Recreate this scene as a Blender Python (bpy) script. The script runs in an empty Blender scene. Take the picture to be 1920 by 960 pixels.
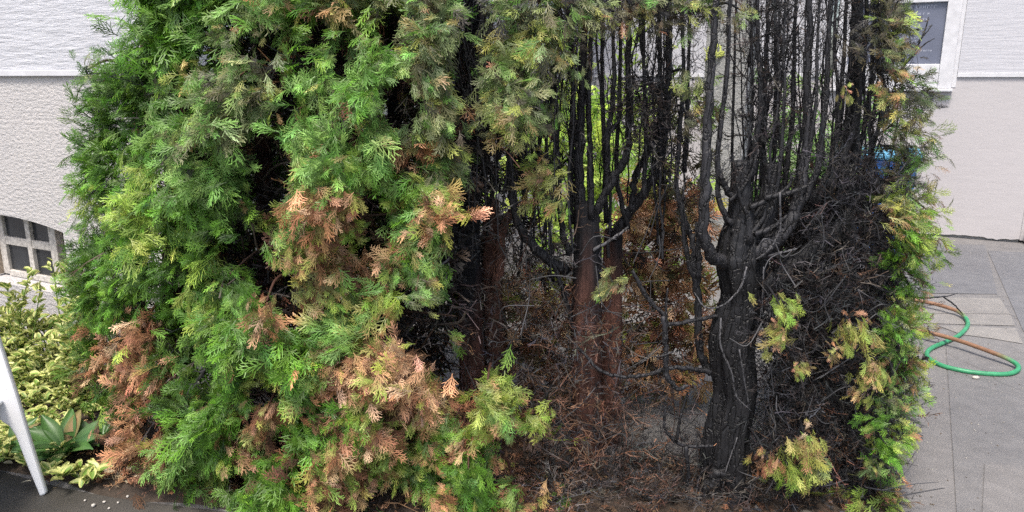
import bpy, math, random
import numpy as np

rng = np.random.default_rng(7)
random.seed(7)
scene = bpy.context.scene
COL = scene.collection

# ------------------------------------------------------------------ camera
PITCH = math.radians(13.5)
CAM_Z = 1.6
FPX = 1387.0                      # focal length in pixels of the 1920 px wide photograph
cam_d = bpy.data.cameras.new("camera")
cam = bpy.data.objects.new("camera", cam_d)
COL.objects.link(cam)
cam.location = (0, 0, CAM_Z)
cam.rotation_euler = (math.pi / 2 - PITCH, 0, 0)
cam_d.sensor_width = 36
cam_d.lens = 36 * FPX / 1920
cam_d.clip_start = 0.05
cam_d.clip_end = 400
scene.camera = cam

# ------------------------------------------------------------------ light
SUN_EL, SUN_AZ = math.radians(64), math.radians(200)      # azimuth clockwise from +Y (behind the viewer, a little left)
world = bpy.data.worlds.new("World")
scene.world = world
world.use_nodes = True
wn = world.node_tree
bg = wn.nodes["Background"]
sky = wn.nodes.new("ShaderNodeTexSky")
sky.sky_type = 'NISHITA'
sky.sun_disc = False
sky.sun_elevation = SUN_EL
sky.sun_rotation = SUN_AZ
sky.air_density = 1.0
sky.dust_density = 4.0
sky.ozone_density = 0.6
wn.links.new(sky.outputs[0], bg.inputs[0])
bg.inputs[1].default_value = 0.10
sun_d = bpy.data.lights.new("sun", 'SUN')
sun_d.energy = 1.5
sun_d.angle = math.radians(14)
sun_d.color = (1.0, 0.95, 0.88)
sun = bpy.data.objects.new("sun", sun_d)
COL.objects.link(sun)
sd = np.array([math.sin(SUN_AZ) * math.cos(SUN_EL), math.cos(SUN_AZ) * math.cos(SUN_EL), math.sin(SUN_EL)])
sun.rotation_euler = (math.pi / 2 - SUN_EL, 0, math.pi - SUN_AZ)
sun.location = (0, -3, 8)
scene.view_settings.view_transform = 'Standard'
scene.view_settings.look = 'None'
scene.view_settings.gamma = 1
scene.view_settings.exposure = 1.42
scene.cycles.use_denoising = False
scene.cycles.max_bounces = 6
scene.cycles.diffuse_bounces = 3
scene.cycles.glossy_bounces = 2
scene.cycles.transmission_bounces = 4
scene.cycles.transparent_max_bounces = 4

CP, SP = math.cos(PITCH), math.sin(PITCH)
def ray(px, py):
    x = (px - 960) / FPX; u = (480 - py) / FPX
    return np.array([x, CP + u * SP, -SP + u * CP])
def P(px, py, Y):
    """the point on the sight line of a photo pixel that lies Y metres in front of the camera foot"""
    d = ray(px, py); t = Y / d[1]
    return np.array([0, 0, CAM_Z]) + d * t
def G(px, py, z=0.0):
    d = ray(px, py); t = (z - CAM_Z) / d[2]
    return np.array([0, 0, CAM_Z]) + d * t
def nrm(v):
    v = np.asarray(v, float); return v / max(1e-9, np.linalg.norm(v))

# ------------------------------------------------------------------ materials
def new_mat(name):
    m = bpy.data.materials.new(name); m.use_nodes = True
    nt = m.node_tree; b = nt.nodes["Principled BSDF"]
    return m, nt, b
def N(nt, kind, **kw):
    n = nt.nodes.new(kind)
    for k, v in kw.items(): setattr(n, k, v)
    return n
def noise(nt, scale, detail=4, rough=.6, coord='Object', stretch=None):
    tc = N(nt, "ShaderNodeTexCoord"); out = tc.outputs[coord]
    if stretch:
        mp = N(nt, "ShaderNodeMapping"); mp.inputs['Scale'].default_value = stretch
        nt.links.new(out, mp.inputs[0]); out = mp.outputs[0]
    n = N(nt, "ShaderNodeTexNoise"); n.inputs['Scale'].default_value = scale
    n.inputs['Detail'].default_value = detail; n.inputs['Roughness'].default_value = rough
    nt.links.new(out, n.inputs['Vector'])
    return n.outputs['Fac']
def ramp(nt, fac, stops):
    r = N(nt, "ShaderNodeValToRGB"); nt.links.new(fac, r.inputs[0])
    e = r.color_ramp.elements
    while len(e) < len(stops): e.new(.5)
    for q, (p, c) in zip(e, stops):
        q.position = p; q.color = tuple(c) + (1,) if len(c) == 3 else c
    return r.outputs[0]
def mixc(nt, fac, a, b, mode='MIX'):
    m = N(nt, "ShaderNodeMix", data_type='RGBA', blend_type=mode)
    for s, v in ((m.inputs[0], fac), (m.inputs[6], a), (m.inputs[7], b)):
        if isinstance(v, (int, float)): s.default_value = v
        elif isinstance(v, tuple): s.default_value = v + (1,) if len(v) == 3 else v
        else: nt.links.new(v, s)
    return m.outputs[2]
def bump(nt, b, h, dist, strength=1.0, prev=None):
    n = N(nt, "ShaderNodeBump"); n.inputs['Distance'].default_value = dist; n.inputs['Strength'].default_value = strength
    nt.links.new(h, n.inputs['Height'])
    if prev is not None: nt.links.new(prev, n.inputs['Normal'])
    nt.links.new(n.outputs[0], b.inputs['Normal'])
    return n.outputs[0]
def attr(nt, name='Col'):
    a = N(nt, "ShaderNodeAttribute"); a.attribute_name = name
    return a.outputs['Color']

def leafy_material(name, rough=.46, trans=.26, spec=.5):
    m, nt, b = new_mat(name)
    c = attr(nt)
    b.inputs['Roughness'].default_value = rough
    b.inputs['Specular IOR Level'].default_value = spec
    nt.links.new(c, b.inputs['Base Color'])
    if trans > 0:
        tr = N(nt, "ShaderNodeBsdfTranslucent"); nt.links.new(c, tr.inputs[0])
        mx = N(nt, "ShaderNodeMixShader"); mx.inputs[0].default_value = trans
        nt.links.new(b.outputs[0], mx.inputs[1]); nt.links.new(tr.outputs[0], mx.inputs[2])
        nt.links.new(mx.outputs[0], nt.nodes["Material Output"].inputs[0])
    return m
M_FOL = leafy_material("thuja_foliage")
M_DEAD = leafy_material("dead_foliage", .8, .2, .15)
M_CHAR = leafy_material("charred_twigs", .6, 0, .35)

def bark_material(name, rough=.8, spec=.25, bumpd=.014, lo=.45, hi=1.9, scales=False):
    m, nt, b = new_mat(name)
    c = attr(nt)
    f = noise(nt, 38, 6, .7, stretch=(1, 1, .12))
    f2 = noise(nt, 9, 4, .6)
    v = ramp(nt, f, [(.32, (lo, lo, lo)), (.68, (hi, hi, hi))])
    c = mixc(nt, 1.0, c, v, 'MULTIPLY')
    v2 = ramp(nt, f2, [(.35, (.7, .7, .72)), (.7, (1.25, 1.22, 1.2))])
    c = mixc(nt, 1.0, c, v2, 'MULTIPLY')
    nt.links.new(c, b.inputs['Base Color'])
    b.inputs['Roughness'].default_value = rough
    b.inputs['Specular IOR Level'].default_value = spec
    if scales:
        tc = N(nt, "ShaderNodeTexCoord"); mp = N(nt, "ShaderNodeMapping"); mp.inputs['Scale'].default_value = (1, 1, .2)
        wob = noise(nt, 14, 3, .6); nt.links.new(tc.outputs['Object'], mp.inputs[0])
        mxv = mixc(nt, .06, mp.outputs[0], wob, 'ADD')
        vo = N(nt, "ShaderNodeTexVoronoi", feature='DISTANCE_TO_EDGE'); vo.inputs['Scale'].default_value = 38
        nt.links.new(mxv, vo.inputs['Vector'])
        e = ramp(nt, vo.outputs['Distance'], [(.0, (0, 0, 0)), (.09, (1, 1, 1))])
        nt.links.new(mixc(nt, 1., c, ramp(nt, vo.outputs['Distance'], [(0, (.45, .45, .45)), (.07, (1, 1, 1))]), 'MULTIPLY'), b.inputs['Base Color'])
        pv = bump(nt, b, f, bumpd)
        bump(nt, b, e, .005, .9, pv)
        return m
    bump(nt, b, f, bumpd)
    return m
M_BARK = bark_material("fibrous_bark")
M_CHARWOOD = bark_material("charred_wood", .5, .5, .011, .45, 1.7, True)

def plaster(name, colour, dirt, scale, stretch, dist, streak=.25):
    m, nt, b = new_mat(name)
    h = noise(nt, scale, 6, .62, stretch=stretch)
    big = noise(nt, 1.3, 5, .6)
    sp = noise(nt, 60, 3, .6)
    f = ramp(nt, big, [(.38, (0, 0, 0)), (.72, (1, 1, 1))])
    c = mixc(nt, f, colour, dirt)
    s = ramp(nt, sp, [(.3, (.93, .93, .93)), (.6, (1, 1, 1))])
    c = mixc(nt, 1.0, c, s, 'MULTIPLY')
    pit = ramp(nt, h, [(.28, (.72, .71, .7)), (.42, (1, 1, 1))])
    c = mixc(nt, streak * 2, c, pit, 'MULTIPLY')
    nt.links.new(c, b.inputs['Base Color'])
    b.inputs['Roughness'].default_value = .9
    b.inputs['Specular IOR Level'].default_value = .2
    bump(nt, b, h, dist)
    return m
M_WHITE_SCRATCH = plaster("white_scratched_render", (0.523, 0.532, 0.562), (0.484, 0.488, 0.514), 34, (.2, 1, 1.5), .010)
M_PLINTH_ROUGH = plaster("grey_white_roughcast", (0.508, 0.488, 0.475), (0.447, 0.434, 0.430), 48, (.55, 1, 1.25), .012)
M_WHITE_R = plaster("white_fine_render", (0.515, 0.515, 0.544), (0.490, 0.490, 0.519), 26, (.18, 1, 1.6), .005)
M_PLINTH_R = plaster("beige_smooth_plinth", (0.478, 0.457, 0.460), (0.451, 0.431, 0.434), 9, (.5, 1, 1.4), .003, .1)
M_GREY_ROUGH = plaster("grey_roughcast", (0.324, 0.324, 0.315), (0.252, 0.252, 0.243), 45, (1, 1, 1), .015)

def plain(name, colour, rough=.5, spec=.4, var=.12, scale=14, bumpd=0, metallic=0):
    m, nt, b = new_mat(name)
    f = noise(nt, scale, 5, .6)
    lo = tuple(x * (1 - var) for x in colour); hi = tuple(min(1, x * (1 + var)) for x in colour)
    nt.links.new(ramp(nt, f, [(.3, lo), (.7, hi)]), b.inputs['Base Color'])
    b.inputs['Roughness'].default_value = rough
    b.inputs['Specular IOR Level'].default_value = spec
    b.inputs['Metallic'].default_value = metallic
    if bumpd: bump(nt, b, f, bumpd)
    return m
M_FRAME = plain("white_painted_frame", (.58, .58, .60), .45)
M_OLDPAINT = plain("weathered_grey_paint", (.48, .45, .41), .8, .2, .35, 40, .002)
M_JAMB = plain("weathered_tan_wood", (.34, .28, .22), .85, .2, .3, 30, .002)
M_BRICKRED = plain("brick_reveal", (.26, .13, .08), .9, .1, .4, 40, .004)
M_GLASS = plain("dusty_dark_glass", (.025, .027, .03), .22, .5, .5, 6)
M_BLUEGREY = plain("blue_grey_board", (.135, .15, .205), .3, .5, .12, 3)
M_LETTER = plain("pale_lettering", (.42, .44, .52), .5, .3, .05)
M_BIN = plain("blue_plastic", (.03, .13, .42), .4, .5, .15)
M_BINLID = plain("light_blue_plastic", (.12, .40, .62), .4, .5, .15)
M_WHITESTONE = plain("white_stone", (.46, .43, .39), .8, .2, .12, 60)
M_BRASS = plain("orange_brown_plastic", (.42, .20, .06), .5, .4, .2)

def chair_material():
    m, nt, b = new_mat("white_garden_plastic")
    f = noise(nt, 5, 4); s = noise(nt, 70, 3, .7)
    c = ramp(nt, f, [(.3, (.70, .71, .73)), (.7, (.76, .77, .79))])
    sp = ramp(nt, s, [(.26, (.42, .41, .38)), (.33, (1, 1, 1))])
    nt.links.new(mixc(nt, 1., c, sp, 'MULTIPLY'), b.inputs['Base Color'])
    b.inputs['Roughness'].default_value = .42
    return m
M_CHAIR = chair_material()

def ground_material(name, a, bcol, speck, scale=3.0, crack=True):
    m, nt, b = new_mat(name)
    big = noise(nt, scale * .35, 6, .62)
    mid = noise(nt, 11, 5, .65)
    fine = noise(nt, 240, 2, .6)
    c = ramp(nt, big, [(.32, a), (.68, bcol)])
    c = mixc(nt, 1., c, ramp(nt, mid, [(.3, (.84, .84, .84)), (.7, (1.08, 1.08, 1.08))]), 'MULTIPLY')
    c = mixc(nt, 1., c, ramp(nt, fine, [(.3, (.72, .72, .72)), (.55, (1, 1, 1)), (.75, (speck, speck, speck))]), 'MULTIPLY')
    if crack:
        tc = N(nt, "ShaderNodeTexCoord"); wv = N(nt, "ShaderNodeTexNoise"); wv.inputs['Scale'].default_value = 2.2
        nt.links.new(tc.outputs['Object'], wv.inputs['Vector'])
        mx = mixc(nt, .25, tc.outputs['Object'], wv.outputs['Color'])
        vo = N(nt, "ShaderNodeTexVoronoi", feature='DISTANCE_TO_EDGE'); vo.inputs['Scale'].default_value = .8
        nt.links.new(mx, vo.inputs['Vector'])
        c = mixc(nt, 1., c, ramp(nt, vo.outputs['Distance'], [(.0, (.78, .77, .76)), (.006, (1, 1, 1))]), 'MULTIPLY')
    nt.links.new(c, b.inputs['Base Color'])
    rr = ramp(nt, big, [(.35, (.5, .5, .5)), (.65, (.85, .85, .85))])
    nt.links.new(rr, b.inputs['Roughness'])
    b.inputs['Specular IOR Level'].default_value = .3
    bump(nt, b, fine, .0025)
    return m
M_ASPHALT = ground_material("worn_asphalt", (0.159, 0.154, 0.154), (0.205, 0.198, 0.195), 1.3)
M_ASPHALT2 = ground_material("blue_grey_asphalt", (0.138, 0.139, 0.148), (0.179, 0.179, 0.187), 1.3, crack=False)
M_ASPHALT3 = ground_material("brownish_asphalt_patch", (0.174, 0.166, 0.162), (0.215, 0.205, 0.2), 1.2, crack=False)
M_CONC = ground_material("pale_concrete", (0.211, 0.201, 0.192), (0.273, 0.26, 0.246), 1.15, crack=False)
M_DARKPAVE = ground_material("dark_paving", (.040, .037, .032), (.078, .072, .064), 1.5, crack=False)
M_SOIL = ground_material("dry_soil", (.035, .026, .02), (.075, .055, .04), 1.6, 9, crack=False)

def attr_mix_material(name, inner, edge, rough=.45, trans=.2, lo=.45, hi=.72):
    """leaf whose blade is 'inner' along the midrib and 'edge' at the margin (attribute Col.r runs 0..1 outwards)"""
    m, nt, b = new_mat(name)
    a = attr(nt); sep = N(nt, "ShaderNodeSeparateColor"); nt.links.new(a, sep.inputs[0])
    oi = N(nt, "ShaderNodeObjectInfo")
    n = noise(nt, 60, 3, .7)
    ad = N(nt, "ShaderNodeMath", operation='MULTIPLY_ADD'); ad.inputs[1].default_value = .5; ad.inputs[2].default_value = -.25
    nt.links.new(n, ad.inputs[0])
    sm = N(nt, "ShaderNodeMath", operation='ADD'); nt.links.new(sep.outputs[0], sm.inputs[0]); nt.links.new(ad.outputs[0], sm.inputs[1])
    f = ramp(nt, sm.outputs[0], [(lo, (0, 0, 0)), (hi, (1, 1, 1))])
    c = mixc(nt, f, inner, edge)
    v = N(nt, "ShaderNodeMath", operation='MULTIPLY_ADD'); v.inputs[1].default_value = .5; v.inputs[2].default_value = .75
    nt.links.new(sep.outputs[1], v.inputs[0])
    hs = N(nt, "ShaderNodeHueSaturation"); nt.links.new(v.outputs[0], hs.inputs['Value']); nt.links.new(c, hs.inputs['Color'])
    nt.links.new(hs.outputs[0], b.inputs['Base Color'])
    b.inputs['Roughness'].default_value = rough
    tr = N(nt, "ShaderNodeBsdfTranslucent"); nt.links.new(hs.outputs[0], tr.inputs[0])
    mx = N(nt, "ShaderNodeMixShader"); mx.inputs[0].default_value = trans
    nt.links.new(b.outputs[0], mx.inputs[1]); nt.links.new(tr.outputs[0], mx.inputs[2])
    nt.links.new(mx.outputs[0], nt.nodes["Material Output"].inputs[0])
    return m
M_EUO = attr_mix_material("variegated_leaf", (.15, .255, .04), (.60, .61, .24), lo=.42, hi=.68)
M_BROAD = attr_mix_material("broad_green_leaf", (.09, .20, .05), (.07, .16, .04), .38, .2, .2, .9)
M_TANLEAF = attr_mix_material("withered_leaf", (.30, .20, .09), (.22, .20, .07), .7, .15)
M_PALELEAF = attr_mix_material("pale_dry_leaf", (.52, .44, .30), (.60, .54, .40), .8, .1)

# ------------------------------------------------------------------ mesh helpers
class MB:
    def __init__(s): s.V = []; s.F = []; s.C = []; s.n = 0
    def add(s, V, F, C):
        """V (n,3), F list/array of quads, C (n,3) or one colour"""
        V = np.asarray(V, float); C = np.asarray(C, float)
        if C.ndim == 1: C = np.tile(C, (len(V), 1))
        s.V.append(V); s.F.append(np.asarray(F, np.int64) + s.n); s.C.append(C); s.n += len(V)
    def build(s, name, mat, parent=None, smooth=False, origin=None):
        if not s.V: return None
        V = np.concatenate(s.V); F = np.concatenate(s.F); C = np.concatenate(s.C)
        o = np.zeros(3) if origin is None else np.asarray(origin, float)
        V = V - o
        me = bpy.data.meshes.new(name)
        me.vertices.add(len(V)); me.vertices.foreach_set("co", V.astype(np.float32).ravel())
        me.loops.add(F.size); me.loops.foreach_set("vertex_index", F.astype(np.int32).ravel())
        me.polygons.add(len(F)); me.polygons.foreach_set("loop_start", np.arange(0, F.size, F.shape[1], dtype=np.int32))
        at = me.attributes.new("Col", 'FLOAT_COLOR', 'POINT')
        at.data.foreach_set("color", np.concatenate([C, np.ones((len(C), 1))], 1).astype(np.float32).ravel())
        me.update(calc_edges=True)
        if smooth: me.polygons.foreach_set("use_smooth", np.ones(len(F), bool))
        me.materials.append(mat)
        ob = bpy.data.objects.new(name, me); COL.objects.link(ob)
        ob.location = tuple(o)
        if parent is not None:
            ob.parent = parent
            w = np.array(parent.matrix_basis.translation)
            p = parent.parent
            while p is not None: w = w + np.array(p.matrix_basis.translation); p = p.parent
            ob.location = tuple(o - w)
        return ob

def tag(o, label=None, cat=None, group=None, kind=None):
    if label: o['label'] = label
    if cat: o['category'] = cat
    if group: o['group'] = group
    if kind: o['kind'] = kind
    return o
def empty(name, loc, label=None, cat=None, group=None, rz=0):
    o = bpy.data.objects.new(name, None); COL.objects.link(o)
    o.location = tuple(loc); o.rotation_euler = (0, 0, rz); o.empty_display_size = .1
    return tag(o, label, cat, group)

def boxgeo(x0, x1, y0, y1, z0, z1):
    V = [(x, y, z) for z in (z0, z1) for y in (y0, y1) for x in (x0, x1)]
    F = [(0, 2, 3, 1), (4, 5, 7, 6), (0, 1, 5, 4), (2, 6, 7, 3), (0, 4, 6, 2), (1, 3, 7, 5)]
    return V, F
def local_mesh(name, V, F, mat, parent=None, bevel=0, smooth=False, cols=None):
    me = bpy.data.meshes.new(name); me.from_pydata([tuple(v) for v in V], [], [tuple(f) for f in F]); me.update()
    if cols is not None:
        at = me.attributes.new("Col", 'FLOAT_COLOR', 'POINT')
        at.data.foreach_set("color", np.concatenate([np.asarray(cols, float), np.ones((len(V), 1))], 1).astype(np.float32).ravel())
    if smooth: me.polygons.foreach_set("use_smooth", np.ones(len(me.polygons), bool))
    me.materials.append(mat)
    o = bpy.data.objects.new(name, me); COL.objects.link(o)
    if parent is not None: o.parent = parent
    if bevel:
        bv = o.modifiers.new("bevel", 'BEVEL'); bv.width = bevel; bv.segments = 2
    return o
def box(name, b6, mat, parent=None, bevel=.004):
    V, F = boxgeo(*b6); return local_mesh(name, V, F, mat, parent, bevel)

def smooth_path(pts, rad, per=5):
    pts = np.asarray(pts, float); rad = np.asarray(rad, float)
    if len(pts) < 3:
        t = np.linspace(0, 1, per + 1)[:, None]
        return pts[0] * (1 - t) + pts[-1] * t, np.interp(t[:, 0], np.linspace(0, 1, len(rad)), rad)
    Q = np.vstack([2 * pts[0] - pts[1], pts, 2 * pts[-1] - pts[-2]])
    out = []; ro = []
    for i in range(1, len(Q) - 2):
        for k in range(per):
            t = k / per
            a, b, c, d = Q[i - 1], Q[i], Q[i + 1], Q[i + 2]
            out.append(.5 * (2 * b + (c - a) * t + (2 * a - 5 * b + 4 * c - d) * t * t + (3 * b - a - 3 * c + d) * t ** 3))
            ro.append(rad[i - 1] * (1 - t) + rad[i] * t)
    out.append(pts[-1]); ro.append(rad[-1])
    return np.array(out), np.array(ro)

def tube(pts, rad, sides=8, per=5, wob=.0, ridges=0.0, cap=True, kink=0):
    """returns V, F(quads), t (0..1 along), of a tapered tube along a smoothed path"""
    C, R = smooth_path(pts, rad, per)
    n = len(C)
    if kink and n > 4:
        C = C.copy(); C[1:-1] += rng.normal(0, 1, (n - 2, 3)) * (R[1:-1] * kink)[:, None]
    T = np.gradient(C, axis=0); T /= np.maximum(np.linalg.norm(T, axis=1), 1e-9)[:, None]
    up = np.array([0, 1, 0.]) if abs(T[0][1]) < .8 else np.array([1., 0, 0])
    V = []; ph = rng.uniform(0, 6.28, 4)
    th = np.linspace(0, 2 * np.pi, sides, endpoint=False)
    u = nrm(np.cross(T[0], up))
    for i in range(n):
        u = nrm(u - T[i] * np.dot(u, T[i])); w = np.cross(T[i], u)
        rr = R[i] * (1 + ridges * (np.sin(3 * th + ph[0] + i * .05) * .8 + np.sin(7 * th + ph[1] - i * .04) * .6 + np.sin(13 * th + ph[2]) * .4))
        rr = rr * (1 + wob * rng.normal(0, 1, 1)) + R[i] * wob * .5 * rng.normal(0, 1, sides)
        V.append(C[i] + np.outer(np.cos(th) * rr, u) + np.outer(np.sin(th) * rr, w))
    V = np.concatenate(V); F = []
    for i in range(n - 1):
        for j in range(sides):
            k = (j + 1) % sides
            F.append((i * sides + j, i * sides + k, (i + 1) * sides + k, (i + 1) * sides + j))
    t = np.repeat(np.linspace(0, 1, n), sides)
    if cap:
        for i, rev in ((0, True), (n - 1, False)):
            c = len(V); V = np.vstack([V, C[i] + T[i] * R[i] * (0 if rev else .12)]); t = np.append(t, i / max(1, n - 1))
            for j in range(0, sides, 2):
                a, b, d = i * sides + j, i * sides + (j + 1) % sides, i * sides + (j + 2) % sides
                F.append((c, d, b, a) if rev else (c, a, b, d))
    return V, np.array(F), t

# ------------------------------------------------------------------ foliage prototypes (thuja sprays and bare twigs)
def make_spray(nside, sub, w, seed, spread=1.0):
    r = np.random.default_rng(seed); V = []; F = []; T = []
    def strip(p, q, w0, w1, t0, t1):
        p = np.array(p); q = np.array(q); d = q - p; s = np.array([-d[1], d[0], 0]); s = s / max(1e-6, np.linalg.norm(s))
        k = len(V); tw = r.normal(0, .35)
        nz = np.array([0, 0, 1.]) * tw
        for a, b, ww, tt in ((p, 1, w0, t0), (p, -1, w0, t0), (q, -1, w1, t1), (q, 1, w1, t1)):
            V.append(a + (s + nz) * b * ww * .5); T.append(tt)
        F.append((k, k + 1, k + 2, k + 3))
    bendy = r.normal(0, .12)
    def rach(t): return np.array([t, bendy * t * t, .04 * math.sin(3 * t + seed)])
    for a, b in ((0, .35), (.35, .7), (.7, 1.0)): strip(rach(a), rach(b), w * (1.1 - .3 * a), w * (1.1 - .35 * b), a, b)
    for i in range(nside):
        t = .10 + .84 * (i + r.uniform(-.2, .2)) / nside
        sd = 1 if i % 2 else -1
        ang = math.radians(r.uniform(30, 48)) * spread
        L = (.58 * (1 - t) ** .75 + .10) * r.uniform(.75, 1.15)
        p0 = rach(t); z = r.normal(0, .05)
        d1 = np.array([math.cos(ang), sd * math.sin(ang), z]); d2 = np.array([math.cos(ang * .7), sd * math.sin(ang * .7), z - .12])
        pm = p0 + d1 * L * .5; pe = pm + d2 * L * .5
        strip(p0, pm, w * .9, w * .95, t, t + L * .3); strip(pm, pe, w * .95, w * .5, t + L * .3, min(1, t + L * .8))
        for j in range(sub):
            s = .22 + .7 * j / max(1, sub - 1) if sub > 1 else .5
            q = p0 + (pm - p0) * min(1, s * 2) + (pe - pm) * max(0, s * 2 - 1)
            sg = 1 if j % 2 else -1
            a2 = sd * ang + sg * math.radians(r.uniform(20, 38))
            l2 = (.38 * L * (1.15 - .6 * s) + .05) * r.uniform(.8, 1.25)
            e = q + np.array([math.cos(a2), math.sin(a2), r.normal(0, .25)]) * l2
            strip(q, e, w * .85, w * .55, min(1, t + L * s * .7), min(1, t + L * s * .7 + .2))
    V = np.array(V); V[:, 2] -= .22 * V[:, 1] ** 2
    return V, np.array(F), np.array(T)
SPRAY = [make_spray(9, 3, .034, 10 + i, .62 + .12 * (i % 4)) for i in range(10)]
SPRAY_BACK = [make_spray(6, 1, .085, 60 + i) for i in range(5)]
SPRAY_LOW = [make_spray(8, 1, .065, 40 + i) for i in range(5)]

def make_twig(seed, w=.018, n=7, sub=1):
    r = np.random.default_rng(seed); V = []; F = []; T = []
    def strip(p, q, w0, w1, t0, t1):
        d = nrm(q - p); s = nrm(np.cross(d, r.normal(0, 1, 3)))
        for ss in (s, np.cross(d, s)):
            k = len(V)
            for a, b, ww, tt in ((p, 1, w0, t0), (p, -1, w0, t0), (q, -1, w1, t1), (q, 1, w1, t1)):
                V.append(a + ss * b * ww * .5); T.append(tt)
            F.append((k, k + 1, k + 2, k + 3))
            break
    pts = [np.zeros(3)]
    for i in range(4): pts.append(pts[-1] + np.array([.25, r.normal(0, .06), r.normal(0, .06)]))
    for i in range(4): strip(pts[i], pts[i + 1], w * (1.6 - .3 * i), w * (1.3 - .3 * i), i / 4, (i + 1) / 4)
    for i in range(n):
        t = r.uniform(.1, .95); k = min(3, int(t * 4)); p = pts[k] + (pts[k + 1] - pts[k]) * (t * 4 - k)
        d = nrm(np.array([r.uniform(.5, 1.), r.normal(0, .6), r.normal(0, .6)])); L = r.uniform(.18, .45) * (1.1 - .5 * t)
        m = p + d * L * .5; e = m + nrm(d + r.normal(0, .35, 3)) * L * .5
        strip(p, m, w, w * .8, t, t); strip(m, e, w * .8, w * .5, t, 1)
        for j in range(sub):
            q = m + (e - m) * r.uniform(0, .8); strip(q, q + nrm(d + r.normal(0, .7, 3)) * L * .35, w * .7, w * .4, t, 1)
    return np.array(V), np.array(F), np.array(T)
TWIG = [make_twig(80 + i) for i in range(10)]
TWIG_FUZZ = [make_twig(120 + i, .026, 10, 2) for i in range(8)]

def place(mb, protos, base, dirs, nors, lens, cols, bend=.25, tiplift=.35, flat=1.0, tips=None):
    """copies of the prototypes laid at 'base' along 'dirs', fans facing 'nors', one colour each"""
    base = np.asarray(base); n = len(base)
    if n == 0: return
    d = dirs / np.linalg.norm(dirs, axis=1)[:, None]
    nn = nors - d * (nors * d).sum(1)[:, None]; nn /= np.maximum(np.linalg.norm(nn, axis=1), 1e-6)[:, None]
    s = np.cross(nn, d)
    which = rng.integers(0, len(protos), n)
    bends = bend * rng.uniform(.3, 1.6, n)
    for k in range(len(protos)):
        ix = np.nonzero(which == k)[0]
        if len(ix) == 0: continue
        V, F, T = protos[k]
        L = lens[ix][:, None, None]
        x = V[None, :, 0]; y = V[None, :, 1] * rng.uniform(.75, 1.2, (len(ix), 1)) * rng.choice([-1, 1], (len(ix), 1))
        z = V[None, :, 2] - bends[ix][:, None] * x * x
        W = base[ix][:, None, :] + L * (x[..., None] * d[ix][:, None, :] + y[..., None] * s[ix][:, None, :] + (z * flat)[..., None] * nn[ix][:, None, :])
        c = cols[ix][:, None, :]
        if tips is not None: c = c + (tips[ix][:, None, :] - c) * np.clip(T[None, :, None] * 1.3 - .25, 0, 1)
        c = c * (1 - tiplift * .5 + tiplift * T[None, :, None])  # paler tips: new growth, plus highlight contrast put into the colour
        nv = len(V)
        Fa = (F[None] + (np.arange(len(ix)) * nv)[:, None, None]).reshape(-1, 4)
        mb.add(W.reshape(-1, 3), Fa, c.reshape(-1, 3))

PAL = {  # real leaf colours (albedo)
    'g': [(.100, .225, .020), (.138, .285, .028), (.072, .172, .018)],
    'd': [(.065, .145, .016), (.095, .190, .020), (.070, .150, .026)],
    'l': [(.250, .350, .050), (.295, .370, .075), (.190, .310, .045)],
    's': [(.150, .285, .056), (.205, .345, .085), (.112, .235, .042)],
    'o': [(.165, .215, .080), (.130, .185, .060), (.225, .255, .115), (.105, .140, .050), (.18, .18, .07)],
    'y': [(.30, .33, .07), (.36, .36, .11), (.22, .29, .06), (.28, .22, .08)],
    'b': [(.38, .20, .105), (.30, .15, .08), (.45, .265, .15), (.22, .105, .055)],
    'B': [(.54, .33, .19), (.60, .40, .25), (.46, .26, .15)],
    'r': [(.13, .066, .042), (.18, .095, .056), (.10, .055, .037)],
    'k': [(.010, .010, .011), (.016, .016, .018), (.028, .028, .031), (.020, .016, .015)],
    'h': [(.045, .038, .034), (.075, .062, .055), (.11, .092, .080), (.075, .048, .036)],
    'a': [(.05, .05, .056), (.075, .075, .082), (.036, .036, .041)],
    'q': [(.065, .065, .032), (.045, .038, .026), (.10, .09, .045), (.025, .024, .022)],
}
def pick(p, n, var=.22):
    a = np.array(PAL[p]); c = a[rng.integers(0, len(a), n)]
    return c * np.clip(rng.normal(1, var, (n, 1)), .45, 1.7) * np.clip(rng.normal(1, .06, (n, 3)), .8, 1.2)

MIX = {'b': 'bbbbbbrBBy', 'B': 'BBBBBBbby', 'o': 'ooooooossq', 'r': 'rrrrb'}
def tuft_cols(pal, n, var, px=0):
    src = MIX.get(pal, pal * 60 + 'yyb' if px > 430 else pal)
    ch = rng.choice(list(src), n)
    return np.concatenate([pick(q, 1, var) for q in ch]) if n else np.zeros((0, 3))
HOLES = np.array([(395, 105, 20, 26), (515, 140, 14, 18), (480, 262, 30, 20), (512, 300, 34, 32), (500, 362, 34, 38), (458, 470, 40, 28), (382, 690, 15, 32), (750, 190, 32, 48), (735, 45, 14, 50), (640, 100, 12, 50), (690, 392, 30, 38), (572, 590, 42, 28), (532, 555, 22, 26), (748, 612, 46, 32), (790, 600, 42, 48), (490, 525, 14, 30), (594, 60, 9, 40), (540, 200, 12, 38), (484, 742, 22, 22), (642, 742, 8, 8), (720, 932, 46, 18), (440, 900, 20, 14), (280, 800, 18, 22), (522, 830, 17, 17), (350, 205, 14, 12), (372, 285, 30, 14), (300, 340, 10, 12), (455, 80, 16, 26), (570, 110, 10, 30), (660, 250, 12, 30), (705, 440, 22, 26), (800, 690, 14, 20), (600, 770, 14, 12), (300, 480, 10, 16), (560, 880, 14, 14), (690, 790, 20, 10), (330, 620, 10, 24), (868, 120, 22, 60), (770, 300, 10, 20), (835, 700, 22, 40), (850, 560, 22, 60)], float)
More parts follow.
